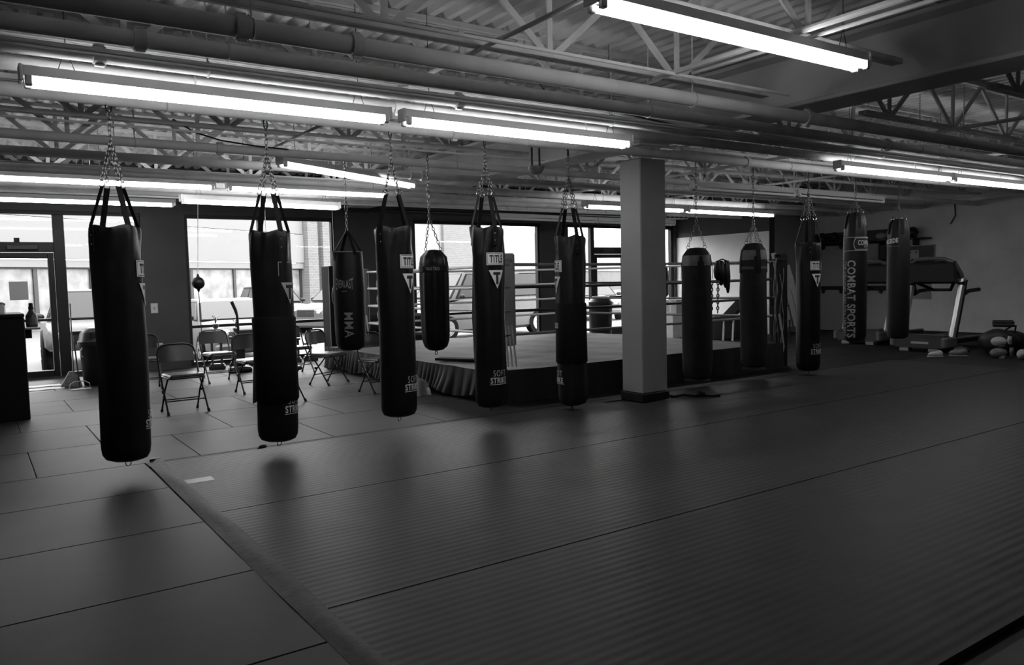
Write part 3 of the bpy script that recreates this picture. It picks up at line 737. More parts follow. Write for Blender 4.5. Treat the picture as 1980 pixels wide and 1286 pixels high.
dome_bag('charcoal bag with two faded tape bands, second from the column', 9.11, 7.2, .175, 1.94, .185, 2.22, 3.01, 4)

def gather_bag(label, x, y, zb, zt, r, zh, kind):
    t = thing('punching_bag', label, 'punching bag', (x, y, zb), 0, 'punching bags')
    H = zt-zb; va = VIEW(x, y)
    prof = [(.02, 0), (r*.6, .008), (r*.88, .04), (r*.97, .1), (r, .3), (r*1.02, H*.6), (r*1.0, H-.42), (r*.95, H-.22), (r*.82, H-.08), (r*.62, H-.015), (r*.4, H), (.02, H-.02)]
    q = MB().lathe(prof, 48)
    for i, (px, py, pz) in enumerate(q.v):
        a = atan2(py, px); fold = max(0, (pz-(H-.4))/.4); k = .003*sin(a*3+pz*5)+.014*fold*sin(a*9+x); q.v[i] = (px*(1+k/r), py*(1+k/r), pz)
    ob('body', q, BLACKLEATHER if kind == 'a' else BLACKLEATHER2, t)
    for kk in range(4):
        a = va+.35+kk*pi/2; p = Vector((r*.6*cos(a), r*.6*sin(a), H-.01))
        ob('strap', MB().bar((r*1.0*cos(a), r*1.0*sin(a), H-.24), (r*.86*cos(a), r*.86*sin(a), H-.08), .05, .006, (-sin(a), cos(a), 0)).bar((r*.86*cos(a), r*.86*sin(a), H-.08), p, .05, .006, (-sin(a), cos(a), 0)), WEB, t)
        ob('ring', MB().ring(p+Vector((0, 0, .01)), .02, .004, (-sin(a), cos(a), 0), 12, 5), CHROME, t)
        cm = MB(); chain(cm, p+Vector((0, 0, .02)), (0, 0, H+.16)); ob('chain', cm, CHAIN, t)
    cm = MB(); chain(cm, (0, 0, H+.16), (0, 0, zh-zb-.04)); ob('chain', cm, CHAIN, t)
    ob('hook', MB().ring((0, 0, zh-zb-.03), .026, .006, (.6, -.8, 0), 14, 6, 1.5, (0, 0, 1)), BLACKMETAL, t)
    R1 = r*1.02+.006; pm = MB()
    if kind == 'a':
        la = va+R(-18); v2, f2 = text2d('COMBAT SPORTS', 1.17, .125, .022); wrap(pm, v2, f2, R1, la, .66, True)
        v2, f2 = text2d('THE ORIGINAL AND STILL THE BEST', 1.14, .05, .015); wrap(pm, v2, f2, R1, va+R(-52), .66, True)
        ze = H-.48; arc(pm, R1, va-R(70), va+R(75), ze+.095, ze+.101, 24); arc(pm, R1, va-R(70), va+R(75), ze-.105, ze-.099, 24)
        ea = va+R(50); ew = .16/r
        for s_ in (-1, 1): arc(pm, R1+.001, ea-ew*.9, ea+ew, ze+s_*.085-.005, ze+s_*.085+.005, 12)
        v2, f2 = text2d('COMBAT', .27, .078, .03); wrap(pm, v2, f2, R1+.001, ea+.1, ze+.015)
        v2, f2 = text2d('SPORTS', .13, .03, .01); wrap(pm, v2, f2, R1+.001, ea+.25, ze-.045)
        hx = MB()
        def seg(a0, z0, a1, z1):
            a0, a1 = ea+a0*ew, ea+a1*ew; n = 4
            for i in range(n):
                k0, k1 = i/n, (i+1)/n; b0, b1 = a0+(a1-a0)*k0, a0+(a1-a0)*k1; y0, y1 = ze+z0+(z1-z0)*k0, ze+z0+(z1-z0)*k1
                hx.bar((R1*cos(b0), R1*sin(b0), y0), (R1*cos(b1), R1*sin(b1), y1), .010, .003, (0, 0, 1))
        seg(-.9, .085, -1.05, 0); seg(-1.05, 0, -.9, -.085)
        ob('emblem', hx, PRINTG, t)
        ob('lettering', pm, PRINTG, t, recalc=False)
    else:
        la = va+R(-50)
        rr = r*.975+.012; v2, f2 = text2d('RINGSIDE', .29, .075, .03)
        wrap(pm, v2, f2, rr, la, H-.36, warp=lambda x, y: (x, y+.12*x))
        ob('lettering', pm, PRINT, t, recalc=False)
        lm = MB(); arc(lm, rr-.002, la-.2/r, la+.17/r, H-.44, H-.436, 12); ob('label_edge', lm, PRINTG, t, recalc=False)
    return t
gather_bag('black bag with large vertical white lettering, before the treadmills', 11.12, 6.9, .43, 2.40, .166, 2.92, 'a')
gather_bag('black bag hanging furthest right, slanted top, before the treadmills', 12.33, 6.9, .40, 2.33, .168, 2.92, 'b')

# short lettered bag (vertical lettering) and banded bag in the second row
t = thing('punching_bag', 'short black bag with arched lettering, hung above the chairs', 'punching bag', (3.55, 8.4, .74), 0, 'punching bags')
r, H = .172, 1.12; va = VIEW(3.55, 8.4)
q = MB().lathe([(.02, 0), (r*.6, .008), (r*.85, .04), (r*.95, .09), (r, .2), (r*1.02, H*.6), (r*.97, H-.04), (r*.93, H), (.02, H+.01)], 40)
for i, (px, py, pz) in enumerate(q.v):
    a = atan2(py, px); k = .004*sin(a*3+pz*6); q.v[i] = (px*(1+k/r), py*(1+k/r), pz)
ob('body', q, BLACKLEATHER2, t)
ob('rim_piping', MB().ring((0, 0, H-.002), r*.95, .006, (0, 0, 1), 36, 6), M('grey_piping', .3, .4), t)
ap = Vector((0, 0, H+.235))
for kk in range(4):
    a = va+.45+kk*pi/2; p = Vector((r*.95*cos(a), r*.95*sin(a), H-.1)); p1 = Vector((r*.98*cos(a), r*.98*sin(a), H+.0))
    ob('strap', MB().bar(p, p1, .04, .006, (-sin(a), cos(a), 0)).bar(p1, ap+Vector((.012*cos(a), .012*sin(a), 0)), .035, .005, (-sin(a), cos(a), 0)), WEB, t)
cm = MB(); chain(cm, ap, ap+Vector((0, 0, .22))); ob('chain', cm, CHAIN, t)
ob('snap_hook', MB().ring(ap+Vector((0, 0, .27)), .03, .006, (.6, -.8, 0), 14, 6, 2.0, (0, 0, 1)), CHAIN, t)
cm = MB(); chain(cm, ap+Vector((0, 0, .33)), (0, 0, 2.93-.74)); ob('chain', cm, CHAIN, t)
pm = MB(); v2, f2 = text2d('EVERLAST', .20, .075, .012); la = va+R(-18)
wrap(pm, v2, f2, r*1.02+.008, la, H-.36, warp=lambda x, y: (x*1.05, y*(1+9*abs(x)**1.5*3)))
ob('lettering', pm, PRINTG, t, recalc=False)
pm = MB(); arc(pm, r*1.02+.008, la-.03/r, la+.03/r, H-.445, H-.438, 5); ob('lettering_underline', pm, PRINTG, t, recalc=False)
pm = MB(); v2, f2 = text2d('MMA', .28, .10, .01); wrap(pm, v2, f2, r*1.02+.008, va+R(-5), .30, True); ob('lower_lettering', pm, PRINTG, t, recalc=False)

t = thing('punching_bag', 'short black bag with lettered band, hung before the ring ropes', 'punching bag', (4.43, 8.0, .70), 0, 'punching bags')
r, H = .163, 1.17; va = VIEW(4.43, 8.0)
q = MB().lathe([(.02, 0), (r*.5, .01), (r*.8, .05), (r*.95, .12), (r, .25), (r*1.0, H-.35), (r*.97, H-.16), (r*.91, H-.085), (r*.5, H-.01), (.02, H)], 40)
for i, (px, py, pz) in enumerate(q.v):
    a = atan2(py, px); k = (.004 if pz < H-.4 else .010)*sin(a*9+1); q.v[i] = (px*(1+k/r), py*(1+k/r), pz)
ob('body', q, BLACKLEATHER, t)
ob('band', MB().lathe([(r*1.0, H-.26), (r*1.06, H-.255), (r*1.06, H-.19), (r*1.0, H-.185)], 40, cap=False), BLACKLEATHER2, t)
for da in (0, -78):
    pm = MB(); v2, f2 = text2d('TKO TKO' if da == 0 else 'TKO', .165 if da == 0 else .075, .032, .01); wrap(pm, v2, f2, r*1.06+.004, va+R(da-5), H-.222); ob('lettering', pm, PRINTG, t, recalc=False)
sp = Vector((-.03, .02, 1.54))
for s_ in (-1, 1):
    p = Vector((-s_*r*.55*sin(va), s_*r*.55*cos(va), H-.01)); cm = MB(); chain(cm, p, sp); ob('chain', cm, CHAIN, t)
ob('hanging_chain_end', (lambda c_: (chain(c_, (r*.6*cos(va), r*.6*sin(va), H-.03), (r*.98*cos(va), r*.98*sin(va), H-.14), .04, .003), c_)[1])(MB()), CHAIN, t)
cm = MB(); chain(cm, sp, (-.03, .02, 1.74)); ob('chain', cm, CHAIN, t)
ob('snap_hook', MB().ring((-.03, .02, 1.79), .028, .006, (.6, -.8, 0), 14, 6, 1.9, (0, 0, 1)), CHAIN, t)
cm = MB(); chain(cm, (-.03, .02, 1.84), (-.03, .02, 2.27), .055, .005); ob('chain', cm, CHAIN, t)
bottom_ring(t, r)

# double-end bags strung between ceiling and floor by the windows
def speedball(label, x, y, z, rx, rz_, x2=0.):
    t = thing('double_end_bag', label, 'speed bag', (x, y, 0), 0, None)
    if rx == rz_: q = MB().sph((0, 0, z), rx, rx, rz_, 20, 14)
    else: q = MB().lathe([(.012, -rz_), (rx*.5, -rz_*.66), (rx*.92, -rz_*.25), (rx, .1*rz_), (rx*.8, .5*rz_), (rx*.4, .82*rz_), (.012, rz_)], 18, (0, 0, z))
    ob('ball', q, BLACKLEATHER, t)
    ob('loop', MB().lathe([(.03, rz_*.9), (.02, rz_*1.25), (.012, rz_*1.45)], 10, (0, 0, z)).lathe([(.012, -rz_*1.4), (.02, -rz_*1.2), (.03, -rz_*.9)], 10, (0, 0, z)), BLACKLEATHER, t)
    ob('cord', MB().path([(x2, 0, 2.94), (0, 0, z+rz_*1.4)], .005, 6), ROPEW, t)
    ob('lower_cord', MB().path([(0, 0, z-rz_*1.35), (.03, .02, .02)], .006, 6), BLACKPLASTIC, t)
    return t
speedball('round black double-end ball before the second window, left one', 3.02, 13.2, 1.57, .10, .10, .06)
speedball('round black double-end ball half hidden behind the sleeved bag', 3.98, 12.7, 1.575, .10, .10)
speedball('slim teardrop reflex bag strung before second window', 5.48, 13.6, 1.28, .068, .25)

# ------------------------------------------------------------------ boxing ring
ring = thing('boxing_ring', 'low boxing ring with grey canvas, black skirt and roped corners', 'boxing ring', (7.75, 10.5, 0))
X0, X1, Y0, Y1, Z = -2.58, 2.60, -2.63, 2.85, .39
ob('platform', MB().box(X0+.12, Y0+.1, 0, X1-.1, Y1-.1, Z-.05), M('platform_ply', .04, .8), ring)
def cz(x, y): return Z+.004*sin(x*7+y*3)+.005*sin(x*2.1-y*5)+.003*sin(y*13+x)
q = MB().grid(lambda a, b: (X0+(X1-X0)*a, Y0+(Y1-Y0)*b, cz(X0+(X1-X0)*a, Y0+(Y1-Y0)*b)), 60, 60)
ob('canvas', q, CANVAS, ring)
q = MB().grid(lambda a, b: (X0+(X1+.32-X0)*a, Y0-.01-.03*b*(1+sin(a*110)*.5)-.012*sin(a*61)*b, (Z+.004)*(1-b)+.0), 160, 6)
ob('front_skirt', q, M('black_skirt', .006, .7), ring)
def lskirt(a, b):
    y = Y0+(Y1-Y0)*a; fold = (abs(sin(a*118+2*sin(a*23)))*2-1)*.55+sin(a*67)*.35
    return (X0-.02-.05*b*(1+.7*fold)-.05*b*b*max(0, sin(a*4.2+.3))*(1+.6*sin(a*37)), y, Z+.004-(Z-.06)*b+.03*sin(a*31)*b)
q = MB().grid(lskirt, 420, 8); ob('left_skirt', q, SKIRT, ring)
q = MB().box(X1, Y0, 0, X1+.02, Y1, Z).box(X0, Y1, 0, X1, Y1+.02, Z); ob('rear_skirt', q, SKIRT, ring)
posts = [(-2.42, -2.45), (3.02, -2.47), (2.35, 2.3), (-2.30, 2.2)]
for i, (px, py) in enumerate(posts):
    hh = 1.80 if i else 1.78
    po = ob('ring_post', MB().box(px-.02, py-.06, 0, px+.17, py+.06, hh+.02, .008) if i == 1 else MB().cyl((px, py, 0), (px, py, hh), .05, n=16), M('dark_post', .010, .6, spec=.2), ring)
    ob('post_cap', MB().sph((px, py, hh), .055, .055, .03, 12, 6), BLACKPLASTIC, po)
hs = (.82, 1.115, 1.41, 1.69)
corners = [(-2.20, -2.45), (2.95, -2.45), (2.28, 1.95), (-2.15, 1.95)]
for h_ in hs:
    i = hs.index(h_)
    for k in range(4):
        a, b = corners[k], corners[(k+1) % 4]
        if k == 0: mt = (ROPEG, ROPEK, ROPEK, ROPEG)[i]
        elif k == 1: mt = (ROPEG, ROPEG, ROPEK, ROPEW)[i]
        else: mt = (ROPEW, ROPEW, ROPEW, ROPEW)[i]
        pts = [(a[0]+(b[0]-a[0])*s_/8, a[1]+(b[1]-a[1])*s_/8, h_-.012*sin(pi*s_/8)) for s_ in range(9)]
        ob('rope', MB().path(pts, .019, 8), mt, ring)
    for k in range(4):
        ob('turnbuckle', MB().cyl((posts[k][0], posts[k][1], h_), (corners[k][0], corners[k][1], h_), .014, n=8), CHROME, ring)
# corner cushions
def cpad(px, py, ang, z0, z1, mat, letter=True):
    q = MB().box(-.085, -.035, z0, .085, .035, z1, .02); o = ob('corner_pad', q, mat, ring, (px, py, 0), ang)
    if letter:
        v2, f2 = text2d('TITLE', .11, .04, .02); ob('pad_lettering', MB().add([(x_, -.0365, z1-.09+y_) for x_, y_ in v2], f2), PRINTK, o, recalc=False)
    q = MB()
    for k in range(3): q.bar((-.05+.04*k, -.03, z0+.3), (-.03+.05*k+.01, -.055, .42), .022, .006, (1, 0, 0))
    ob('dangling_strap', q, M('pale_strap', .34, .6), o)
cpad(-2.23, -2.42, R(-35), .68, 1.83, PADM)
cpad(2.28, 1.98, R(50), .6, 1.75, M('dark_pad', .05, .6), False)
cpad(-2.2, 2.0, R(-35), .7, 1.75, M('dark_pad', .05, .6), False)
# ties between the ropes
def tie(a, b, t_, name='rope_tie'):
    x_, y_ = a[0]+(b[0]-a[0])*t_, a[1]+(b[1]-a[1])*t_; q = MB(); prev = (x_, y_, hs[3])
    q.path([(x_+.02*sin(k*1.7), y_-.02, hs[3]-(hs[3]-hs[0])*k/12) for k in range(13)], .012, 6)
    for h_ in hs: q.ring((x_, y_, h_), .026, .007, (b[0]-a[0], b[1]-a[1], 0), 10, 5)
    ob(name, q, M('pale_tie', .5, .6), ring)
tie(corners[3], corners[2], .04); tie(corners[2], corners[3], .52); tie(corners[0], corners[3], .40); tie(corners[0], corners[3], .75)
tag(ob('plank', MB().box(-.52, -.09, 0, .52, .09, .035, .006), SLEEVE, None, (5.62, 9.2, Z+.012), R(-62)), 'narrow black board lying on the ring edge behind bags', 'board')
# grey step bag at foot of the ring
q = MB().grid(lambda a, b: (-.24+.48*a+.04*sin(b*9), -.16+.32*b, max(.003, .24*sin(pi*min(1, max(0, a*1.05)))*(.55+.45*sin(pi*b))+.02*sin(a*17+b*11)*sin(pi*a))), 16, 14)
tag(ob('duffel_bag', q, M('grey_shiny_vinyl', .15, .35, noise=.4, nscale=9), None, (4.88, 9.42, 0), R(75)), 'crumpled grey shiny bag slumped at the foot of the ring', 'bag')

# ------------------------------------------------------------------ folding chairs
def make_chair():
    t = thing('folding_chair', '', 'chair', (0, 0, 0), 0, 'folding chairs')
    ob('seat', MB().box(-.20, -.20, .425, .20, .19, .47, .018).box(-.185, -.185, .415, .185, .175, .43), VINYL, t)
    ob('seat_edge', MB().path([(-.205, .19, .43), (-.205, -.17, .43), (-.17, -.205, .43), (.17, -.205, .43), (.205, -.17, .43), (.205, .19, .43)], .011, 8), BLACKMETAL, t)
    q = MB().grid(lambda a, b: (-.205+.41*a, .205+.045*b+.03*sin(pi*a), .60+.19*b), 12, 3)
    q.grid(lambda a, b: (-.205+.41*a, .220+.045*b+.03*sin(pi*a), .60+.19*b), 12, 3)
    ob('backrest', q, VINYL, t)
    arch = [(-.225, .14, .46), (-.225, .20, .62), (-.225, .232, .70), (-.205, .246, .765), (-.16, .252, .80), (-.08, .256, .812), (.08, .256, .812), (.16, .252, .80), (.205, .246, .765), (.225, .232, .70), (.225, .20, .62), (.225, .14, .46)]
    ob('back_frame', MB().path(arch, .0115, 8), BLACKMETAL, t)
    for s_ in (-1, 1):
        lg = ob('leg', MB().path([(s_*.225, .14, .46), (s_*.228, .02, .30), (s_*.232, -.17, .015)], .0115, 8), BLACKMETAL, t)
        ob('foot_cap', MB().cyl((s_*.232, -.165, .03), (s_*.233, -.185, 0), .017, n=10), BLACKPLASTIC, lg)
        lg = ob('leg', MB().path([(s_*.205, -.12, .43), (s_*.207, .05, .25), (s_*.21, .19, .015)], .0105, 8), BLACKMETAL, t)
        ob('foot_cap', MB().cyl((s_*.21, .185, .03), (s_*.21, .20, 0), .016, n=10), BLACKPLASTIC, lg)
        ob('hinge', MB().cyl((s_*.215, .06, .255), (s_*.235, .06, .255), .02, n=10), BLACKMETAL, t)
    ob('crossbar', MB().cyl((-.232, -.08, .15), (.232, -.08, .15), .008, n=8), BLACKMETAL, t)
    ob('crossbar', MB().cyl((-.21, .11, .15), (.21, .11, .15), .008, n=8), BLACKMETAL, t)
    return t
ch0 = make_chair()
spots = [(2.07, 10.06, 4, 'black folding chair standing alone nearest the second bag, left side'),
         (2.08, 12.75, -8, 'black folding chair half hidden behind the front chair, by the wall'),
         (3.20, 12.85, 6, 'black folding chair directly in front of the trophies'),
         (3.28, 11.25, 6, 'black folding chair half hidden behind sleeved bag, left of it'),
         (3.22, 9.92, 20, 'black folding chair almost wholly hidden behind sleeved bag'),
         (4.42, 11.35, 30, 'black folding chair turned aside below the short lettered bag'),
         (4.50, 13.0, 10, 'black folding chair behind, right of sleeved bag by window'),
         (4.63, 10.0, 14, 'black folding chair closest to the ring skirt')]
for i, (x, y, a, lb) in enumerate(spots):
    if i == 0: ch0.location = (x, y, 0); ch0.rotation_euler = (0, 0, R(a)); ch0['label'] = lb
    else: dup(ch0, (x, y, 0), R(a), lb)

# ------------------------------------------------------------------ things by the entrance
t = thing('reception_counter', 'tall black counter at the left edge with side ledge', 'counter', (-.8, 11.2, 0))
ob('cabinet', MB().box(-1.4, -.45, 0, 1.31, .45, 1.20, .01), M('counter_black', .006, .5, spec=.25), t)
ob('counter_top', MB().box(-1.45, -.49, 1.20, 1.31, .49, 1.245, .008), M('counter_black', .006, .5, spec=.25), t)
ob('side_ledge', MB().box(1.31, -.40, 1.05, 1.47, .45, 1.075, .008), M('pale_ledge', .3, .5), t)
ob('ledge_bracket', MB().box(1.31, 0, .93, 1.40, .04, 1.05, .004), M('counter_black', .006, .5, spec=.25), t)
t = thing('spray_bottle', 'dark ribbed bottle standing on the counter side ledge', 'bottle', (.595, 11.0, 1.075))
ob('body', MB().lathe([(.02, 0), (.058, .0), (.062, .015), (.062, .13), (.055, .15), (.030, .19), (.026, .21)], 20), M('dark_bottle', .04, .25), t)
ob('cap', MB().lathe([(.027, .21), (.030, .225), (.022, .26), (.024, .28), (.020, .285), (.005, .29)], 16), BLACKPLASTIC, t)
ob('label_band', MB().lathe([(.0628, .03), (.0632, .032), (.0632, .11), (.0628, .112)], 20, cap=False), M('bottle_label', .10, .5), t)
q = MB().lathe([(.02, 0), (.055, .0), (.075, .10), (.06, .10), (.045, .01)], 9)
for i, (a, b, c_) in enumerate(q.v): q.v[i] = (a+.012*sin(i*2.3), b+.012*cos(i*1.7), c_+.012*sin(i*3.1))
t = thing('paper_cup', 'crumpled white paper cup lying on top of the counter', 'cup', (.27, 11.0, 1.245))
ob('cup', q, PRINT, t); ob('crumpled_napkin', MB().sph((0, .01, .11), .075, .06, .03, 9, 5), M('dark_napkin', .1, .8), t)
t = thing('trash_can', 'dark trash can with domed lid behind the nearest bag', 'trash can', (1.62, 14.0, 0))
ob('bin', MB().lathe([(.02, 0), (.20, 0), (.215, .02), (.25, .60), (.265, .62), (.265, .655), (.24, .66)], 28), M('dark_bin', .008, .5, spec=.3), t)
ob('lid', MB().lathe([(.27, .64), (.275, .69), (.255, .72), (.235, .82), (.17, .89), (.08, .915), (.01, .92)], 28), M('bin_lid', .02, .35, spec=.3), t)
ob('lid_flap', MB().box(-.12, -.245, .73, .12, -.19, .86, .02), BLACKPLASTIC, t)
ob('handle', MB().path([(-.22, -.12, .60), (-.25, -.15, .56), (-.25, -.15, .48), (-.22, -.12, .46)], .010, 6), M('grey_handle', .4, .4), t)
t = thing('broom', 'broom leaning upright against the sidelight frame', 'broom', (1.24, 13.95, 0))
ob('stick', MB().cyl((.03, .02, .22), (.11, .80, 1.28), .011, n=8), BLACKMETAL, t)
q = MB().prism([(-.17, 0), (.14, 0), (.09, .17), (.02, .24), (-.03, .24), (-.10, .12)], -.05, .05, 'y'); ob('bristles', q, M('grey_bristles', .14, .9, noise=.5, nscale=40), t)
t = thing('dustpan', 'long-handled dustpan beside the broom and trash can', 'dustpan', (1.30, 13.5, 0))
ob('handle', MB().cyl((0, .02, .05), (-.03, .12, .72), .010, n=8), BLACKMETAL, t)
ob('pan', MB().path([(-.14, 0, .012), (-.13, 0, .08), (-.07, 0, .12), (.07, 0, .12), (.13, 0, .08), (.14, 0, .012), (-.14, 0, .012)], .008, 6).box(-.14, -.14, 0, .14, .02, .012), M('grey_pan', .3, .35), t)
for lb, x, y, a in (('pale paper sheet lying on floor before the door, upper', .80, 14.35, 3), ('pale paper sheet lying on floor before the door, lower', .80, 13.9, 2)):
    q = MB().grid(lambda i, j: (-.32+.64*i, -.13+.26*j, .004+.006*abs(sin(i*7+j*3))), 14, 6)
    tag(ob('paper_sheet', q, M('pale_paper', .38, .7), None, (x, y, 0), R(a)), lb, 'paper')
t = thing('light_switch', 'white switch plate on dark wall between door and window', 'switch', (2.76, WY, 1.14))
ob('plate', MB().box(-.06, -.012, -.09, .06, 0, .09, .006), M('pale_plate', .55, .4), t); ob('toggle', MB().box(-.012, -.03, -.02, .012, -.01, .02, .004), PRINTG, t)
t = thing('wall_outlet', 'pale outlet plate low on dark wall behind chairs', 'outlet', (2.82, WY, .42))
ob('plate', MB().box(-.05, -.012, -.08, .05, 0, .08, .006), M('pale_plate', .55, .4), t); ob('socket', MB().box(-.02, -.016, -.05, .02, -.01, -.01, .003).box(-.02, -.016, .01, .02, -.01, .05, .003), PRINTG, t)
t = thing('vacuum_cleaner', 'dark upright vacuum cleaner with tilted handle by the trophies', 'vacuum', (3.86, 14.1, 0), R(-15))
ob('foot', MB().box(-.20, -.22, .0, .20, .12, .09, .03), BLACKPLASTIC, t); ob('foot_badge', MB().box(-.10, -.20, .085, .12, -.02, .105, .008), CHROME, t)
ob('body', MB().box(-.09, -.02, .09, .09, .14, .62, .04), BLACKPLASTIC, t)
ob('stick', MB().path([(0, .06, .62), (-.01, .08, .98), (-.03, .08, 1.08), (-.09, .08, 1.24)], [.022, .022, .03, .032], 8), BLACKMETAL, t)
def trophy(label, x, y, h, cols, fig=True):
    t = thing('trophy', label, 'trophy', (x, y, 0), R(-20), 'trophies by the second window')
    ob('base', MB().box(-.14, -.09, 0, .14, .09, .07, .01).box(-.12, -.075, .07, .12, .075, .10, .006), M('trophy_base', .03, .3), t)
    for k in range(cols):
        xx = (k-(cols-1)/2)*.16
        ob('pillar', MB().cyl((xx, 0, .10), (xx, 0, h*.62), .022, n=12), M('trophy_pillar', .05, .25), t)
    ob('shelf', MB().box(-.13, -.07, h*.62, .13, .07, h*.62+.035, .006), M('trophy_base', .03, .3), t)
    ob('cup', MB().lathe([(.03, 0), (.015, .03), (.015, .06), (.05, .10), (.06, .16), (.055, .16), (.03, .10)], 14, (0, 0, h*.62+.035)), CHROME, t)
    if fig:
        z = h*.62+.2
        q = MB().path([(0, 0, z), (.01, 0, z+.07), (0, 0, z+.12)], [.012, .018, .014], 8).sph((0, 0, z+.145), .016, n=8, m_=6).path([(-.05, 0, z+.15), (-.02, 0, z+.10), (.02, 0, z+.10), (.055, 0, z+.145)], .007, 6).path([(.01, 0, z), (.03, 0, z-.05)], .008, 6)
        ob('figure', q, CHROME, t)
    return t
trophy('tall twin-pillar trophy furthest left by the second window', 3.66, 14.85, 1.02, 2)
trophy('slimmer twin-pillar trophy right of the tallest one', 4.05, 14.95, .86, 2)
trophy('small single-pillar trophy seen below the chair back', 4.42, 15.0, .62, 1)
trophy('short figure-topped trophy near the window right edge', 5.15, 15.0, .70, 2)
trophy('short plain trophy in the window right corner', 5.50, 15.05, .52, 1, False)
# shoes and bottles on the sill end
t = thing('shoe', 'pale shoe sitting on a box by the window corner', 'shoe', (6.25, 14.0, .30), R(30))
ob('upper', MB().sph((0, 0, .055), .14, .05, .055, 14, 8).sph((.06, 0, .08), .07, .045, .06, 12, 8), M('pale_shoe', .3, .6), t); ob('sole', MB().box(-.14, -.045, 0, .14, .045, .022, .01), PRINT, t)
t = thing('storage_box', 'dark storage box on floor carrying a pale shoe', 'box', (6.25, 14.0, 0), R(30))
ob('box', MB().box(-.25, -.17, 0, .25, .17, .26, .01), BLACKPLASTIC, t); ob('lid', MB().box(-.26, -.18, .26, .26, .18, .30, .01), M('box_lid', .05, .5), t)
t = thing('tall_cabinet', 'tall narrow black cabinet before right edge of second window', 'cabinet', (5.80, 14.6, 0))
ob('cabinet', MB().box(-.11, -.2, 0, .11, .2, 1.85, .01), M('locker_black', .006, .6, spec=.12), t); ob('door', MB().box(-.10, -.215, .05, .10, -.2, 1.82, .005), M('locker_black', .006, .6, spec=.12), t)
ob('edge_strip', MB().box(-.12, -.205, 0, -.11, -.18, 1.85), M('strip_metal', .10, .5), t)
t = thing('padded_bench', 'low dark padded bench against wall behind the ring', 'bench', (7.2, 14.5, 0))
ob('seat', MB().box(-.6, -.35, .1, .7, .35, .48, .05), BLACKPLASTIC, t); ob('backrest', MB().box(-.6, .25, .45, .7, .45, .85, .06), BLACKPLASTIC, t)
for a in (-.5, .6): ob('leg', MB().box(a-.03, -.3, 0, a+.03, -.24, .1), BLACKMETAL, t)

# ------------------------------------------------------------------ behind and right of the ring
t = thing('trash_bin', 'black bin outside-facing glass beside the door, behind ring', 'bin', (13.05, 15.0, 0))
ob('bin', MB().lathe([(.02, 0), (.26, 0), (.30, .85), (.30, .87), (.27, .87)], 24), BLACKPLASTIC, t); ob('lid', MB().lathe([(.31, .86), (.31, .90), (.2, 1.04), (.02, 1.06)], 24), M('bin_lid', .02, .35, spec=.3), t)
def carton(label, x, y, w_, d, h, z=0, a=0, v=.45):
    t = thing('cardboard_box', label, 'box', (x, y, z), R(a), 'boxes behind the ring')
    m_ = M('carton_%d' % int(v*100), v, .8, noise=.1)
    ob('box', MB().box(-w_/2, -d/2, 0, w_/2, d/2, h, .006), m_, t); ob('flap', MB().box(-w_/2, -d/2, h, w_/2, -.01, h+.006).box(-w_/2, .01, h, w_/2, d/2, h+.006), m_, t)
    ob('tape', MB().box(-w_/2-.001, -.03, h*.2, w_/2+.001, .03, h+.008), M('box_tape', .6, .3), t)
carton('pale cardboard box on the floor just right of column', 14.2, 13.6, .5, .4, .55, v=.55)
carton('grey cardboard box stacked upon the pale one', 14.25, 13.6, .42, .36, .36, .556, 8, .4)
carton('white cardboard box on the floor nearer the white wall', 14.85, 13.3, .45, .4, .48, v=.6)
carton('long dark box lying below white wall beside the ring', 14.7, 12.6, 1.2, .5, .52, v=.08)
t = thing('kick_bag', 'long dark slim bag hanging in the corner window', 'punching bag', (15.2, 14.9, .95))
ob('body', MB().lathe([(.02, 0), (.08, .01), (.115, .08), (.12, .5), (.10, .78), (.05, .86), (.02, .88)], 20), BLACKLEATHER, t); ob('chain', (lambda c_: (chain(c_, (0, 0, .88), (-.10, 0, 1.98)), c_)[1])(MB()), CHAIN, t)
t = thing('glove_bundle', 'black gloves hanging in a bunch over the top ring rope', 'gloves', (9.45, 8.05, 1.69))
for k, (dx, l, rr) in enumerate(((-.10, .30, .065), (-.02, .38, .06), (.08, .42, .05), (.13, .50, .04))):
    ob('glove', MB().lathe([(.015, 0), (rr*.7, -.03), (rr, -l*.5), (rr*.8, -l*.85), (.015, -l)], 12, (dx, .0, .03)), BLACKLEATHER, t)
ob('lace', MB().path([(-.1, 0, .02), (0, 0, .05), (.12, 0, .02)], .01, 6), WEB, t)
t = thing('jump_rope', 'black beaded chains hanging below the glove bunch', 'jump rope', (9.42, 8.12, 1.40))
for dx in (-.12, .02): cm = MB(); chain(cm, (dx, 0, 0), (dx+.01, .02, -.48), .06, .009); ob('strand', cm, BLACKPLASTIC, t)
ob('hanger', MB().cyl((-.18, 0, .01), (.1, 0, .01), .01, n=6), BLACKPLASTIC, t)
t = thing('picture_frame', 'framed picture hung on white wall beside a tape-banded bag', 'picture', (16.30, 13.05, 1.95))
ob('frame', MB().box(-.02, -.14, -.16, 0, .14, .16, .004), BLACKPLASTIC, t); ob('print', MB().box(-.024, -.11, -.13, -.018, .11, .13), M('grey_photo', .16, .5, noise=.6, nscale=14), t)
t = thing('leaning_board', 'tall narrow white-edged board leaning on the white wall', 'board', (15.9, 12.75, 0), R(0))
ob('board', MB().prism([(0, .02), (.06, .02), (.36, 2.0), (.30, 2.0)], -.02, .30, 'y'), M('dark_board', .03, .5), t); ob('edge', MB().prism([(-.004, .02), (.0, .02), (.30, 2.0), (.296, 2.0)], .24, .31, 'y'), PRINT, t)
t = thing('ab_bench', 'black slanted bench with pale rails below the picture', 'bench', (14.6, 12.0, 0), R(10))
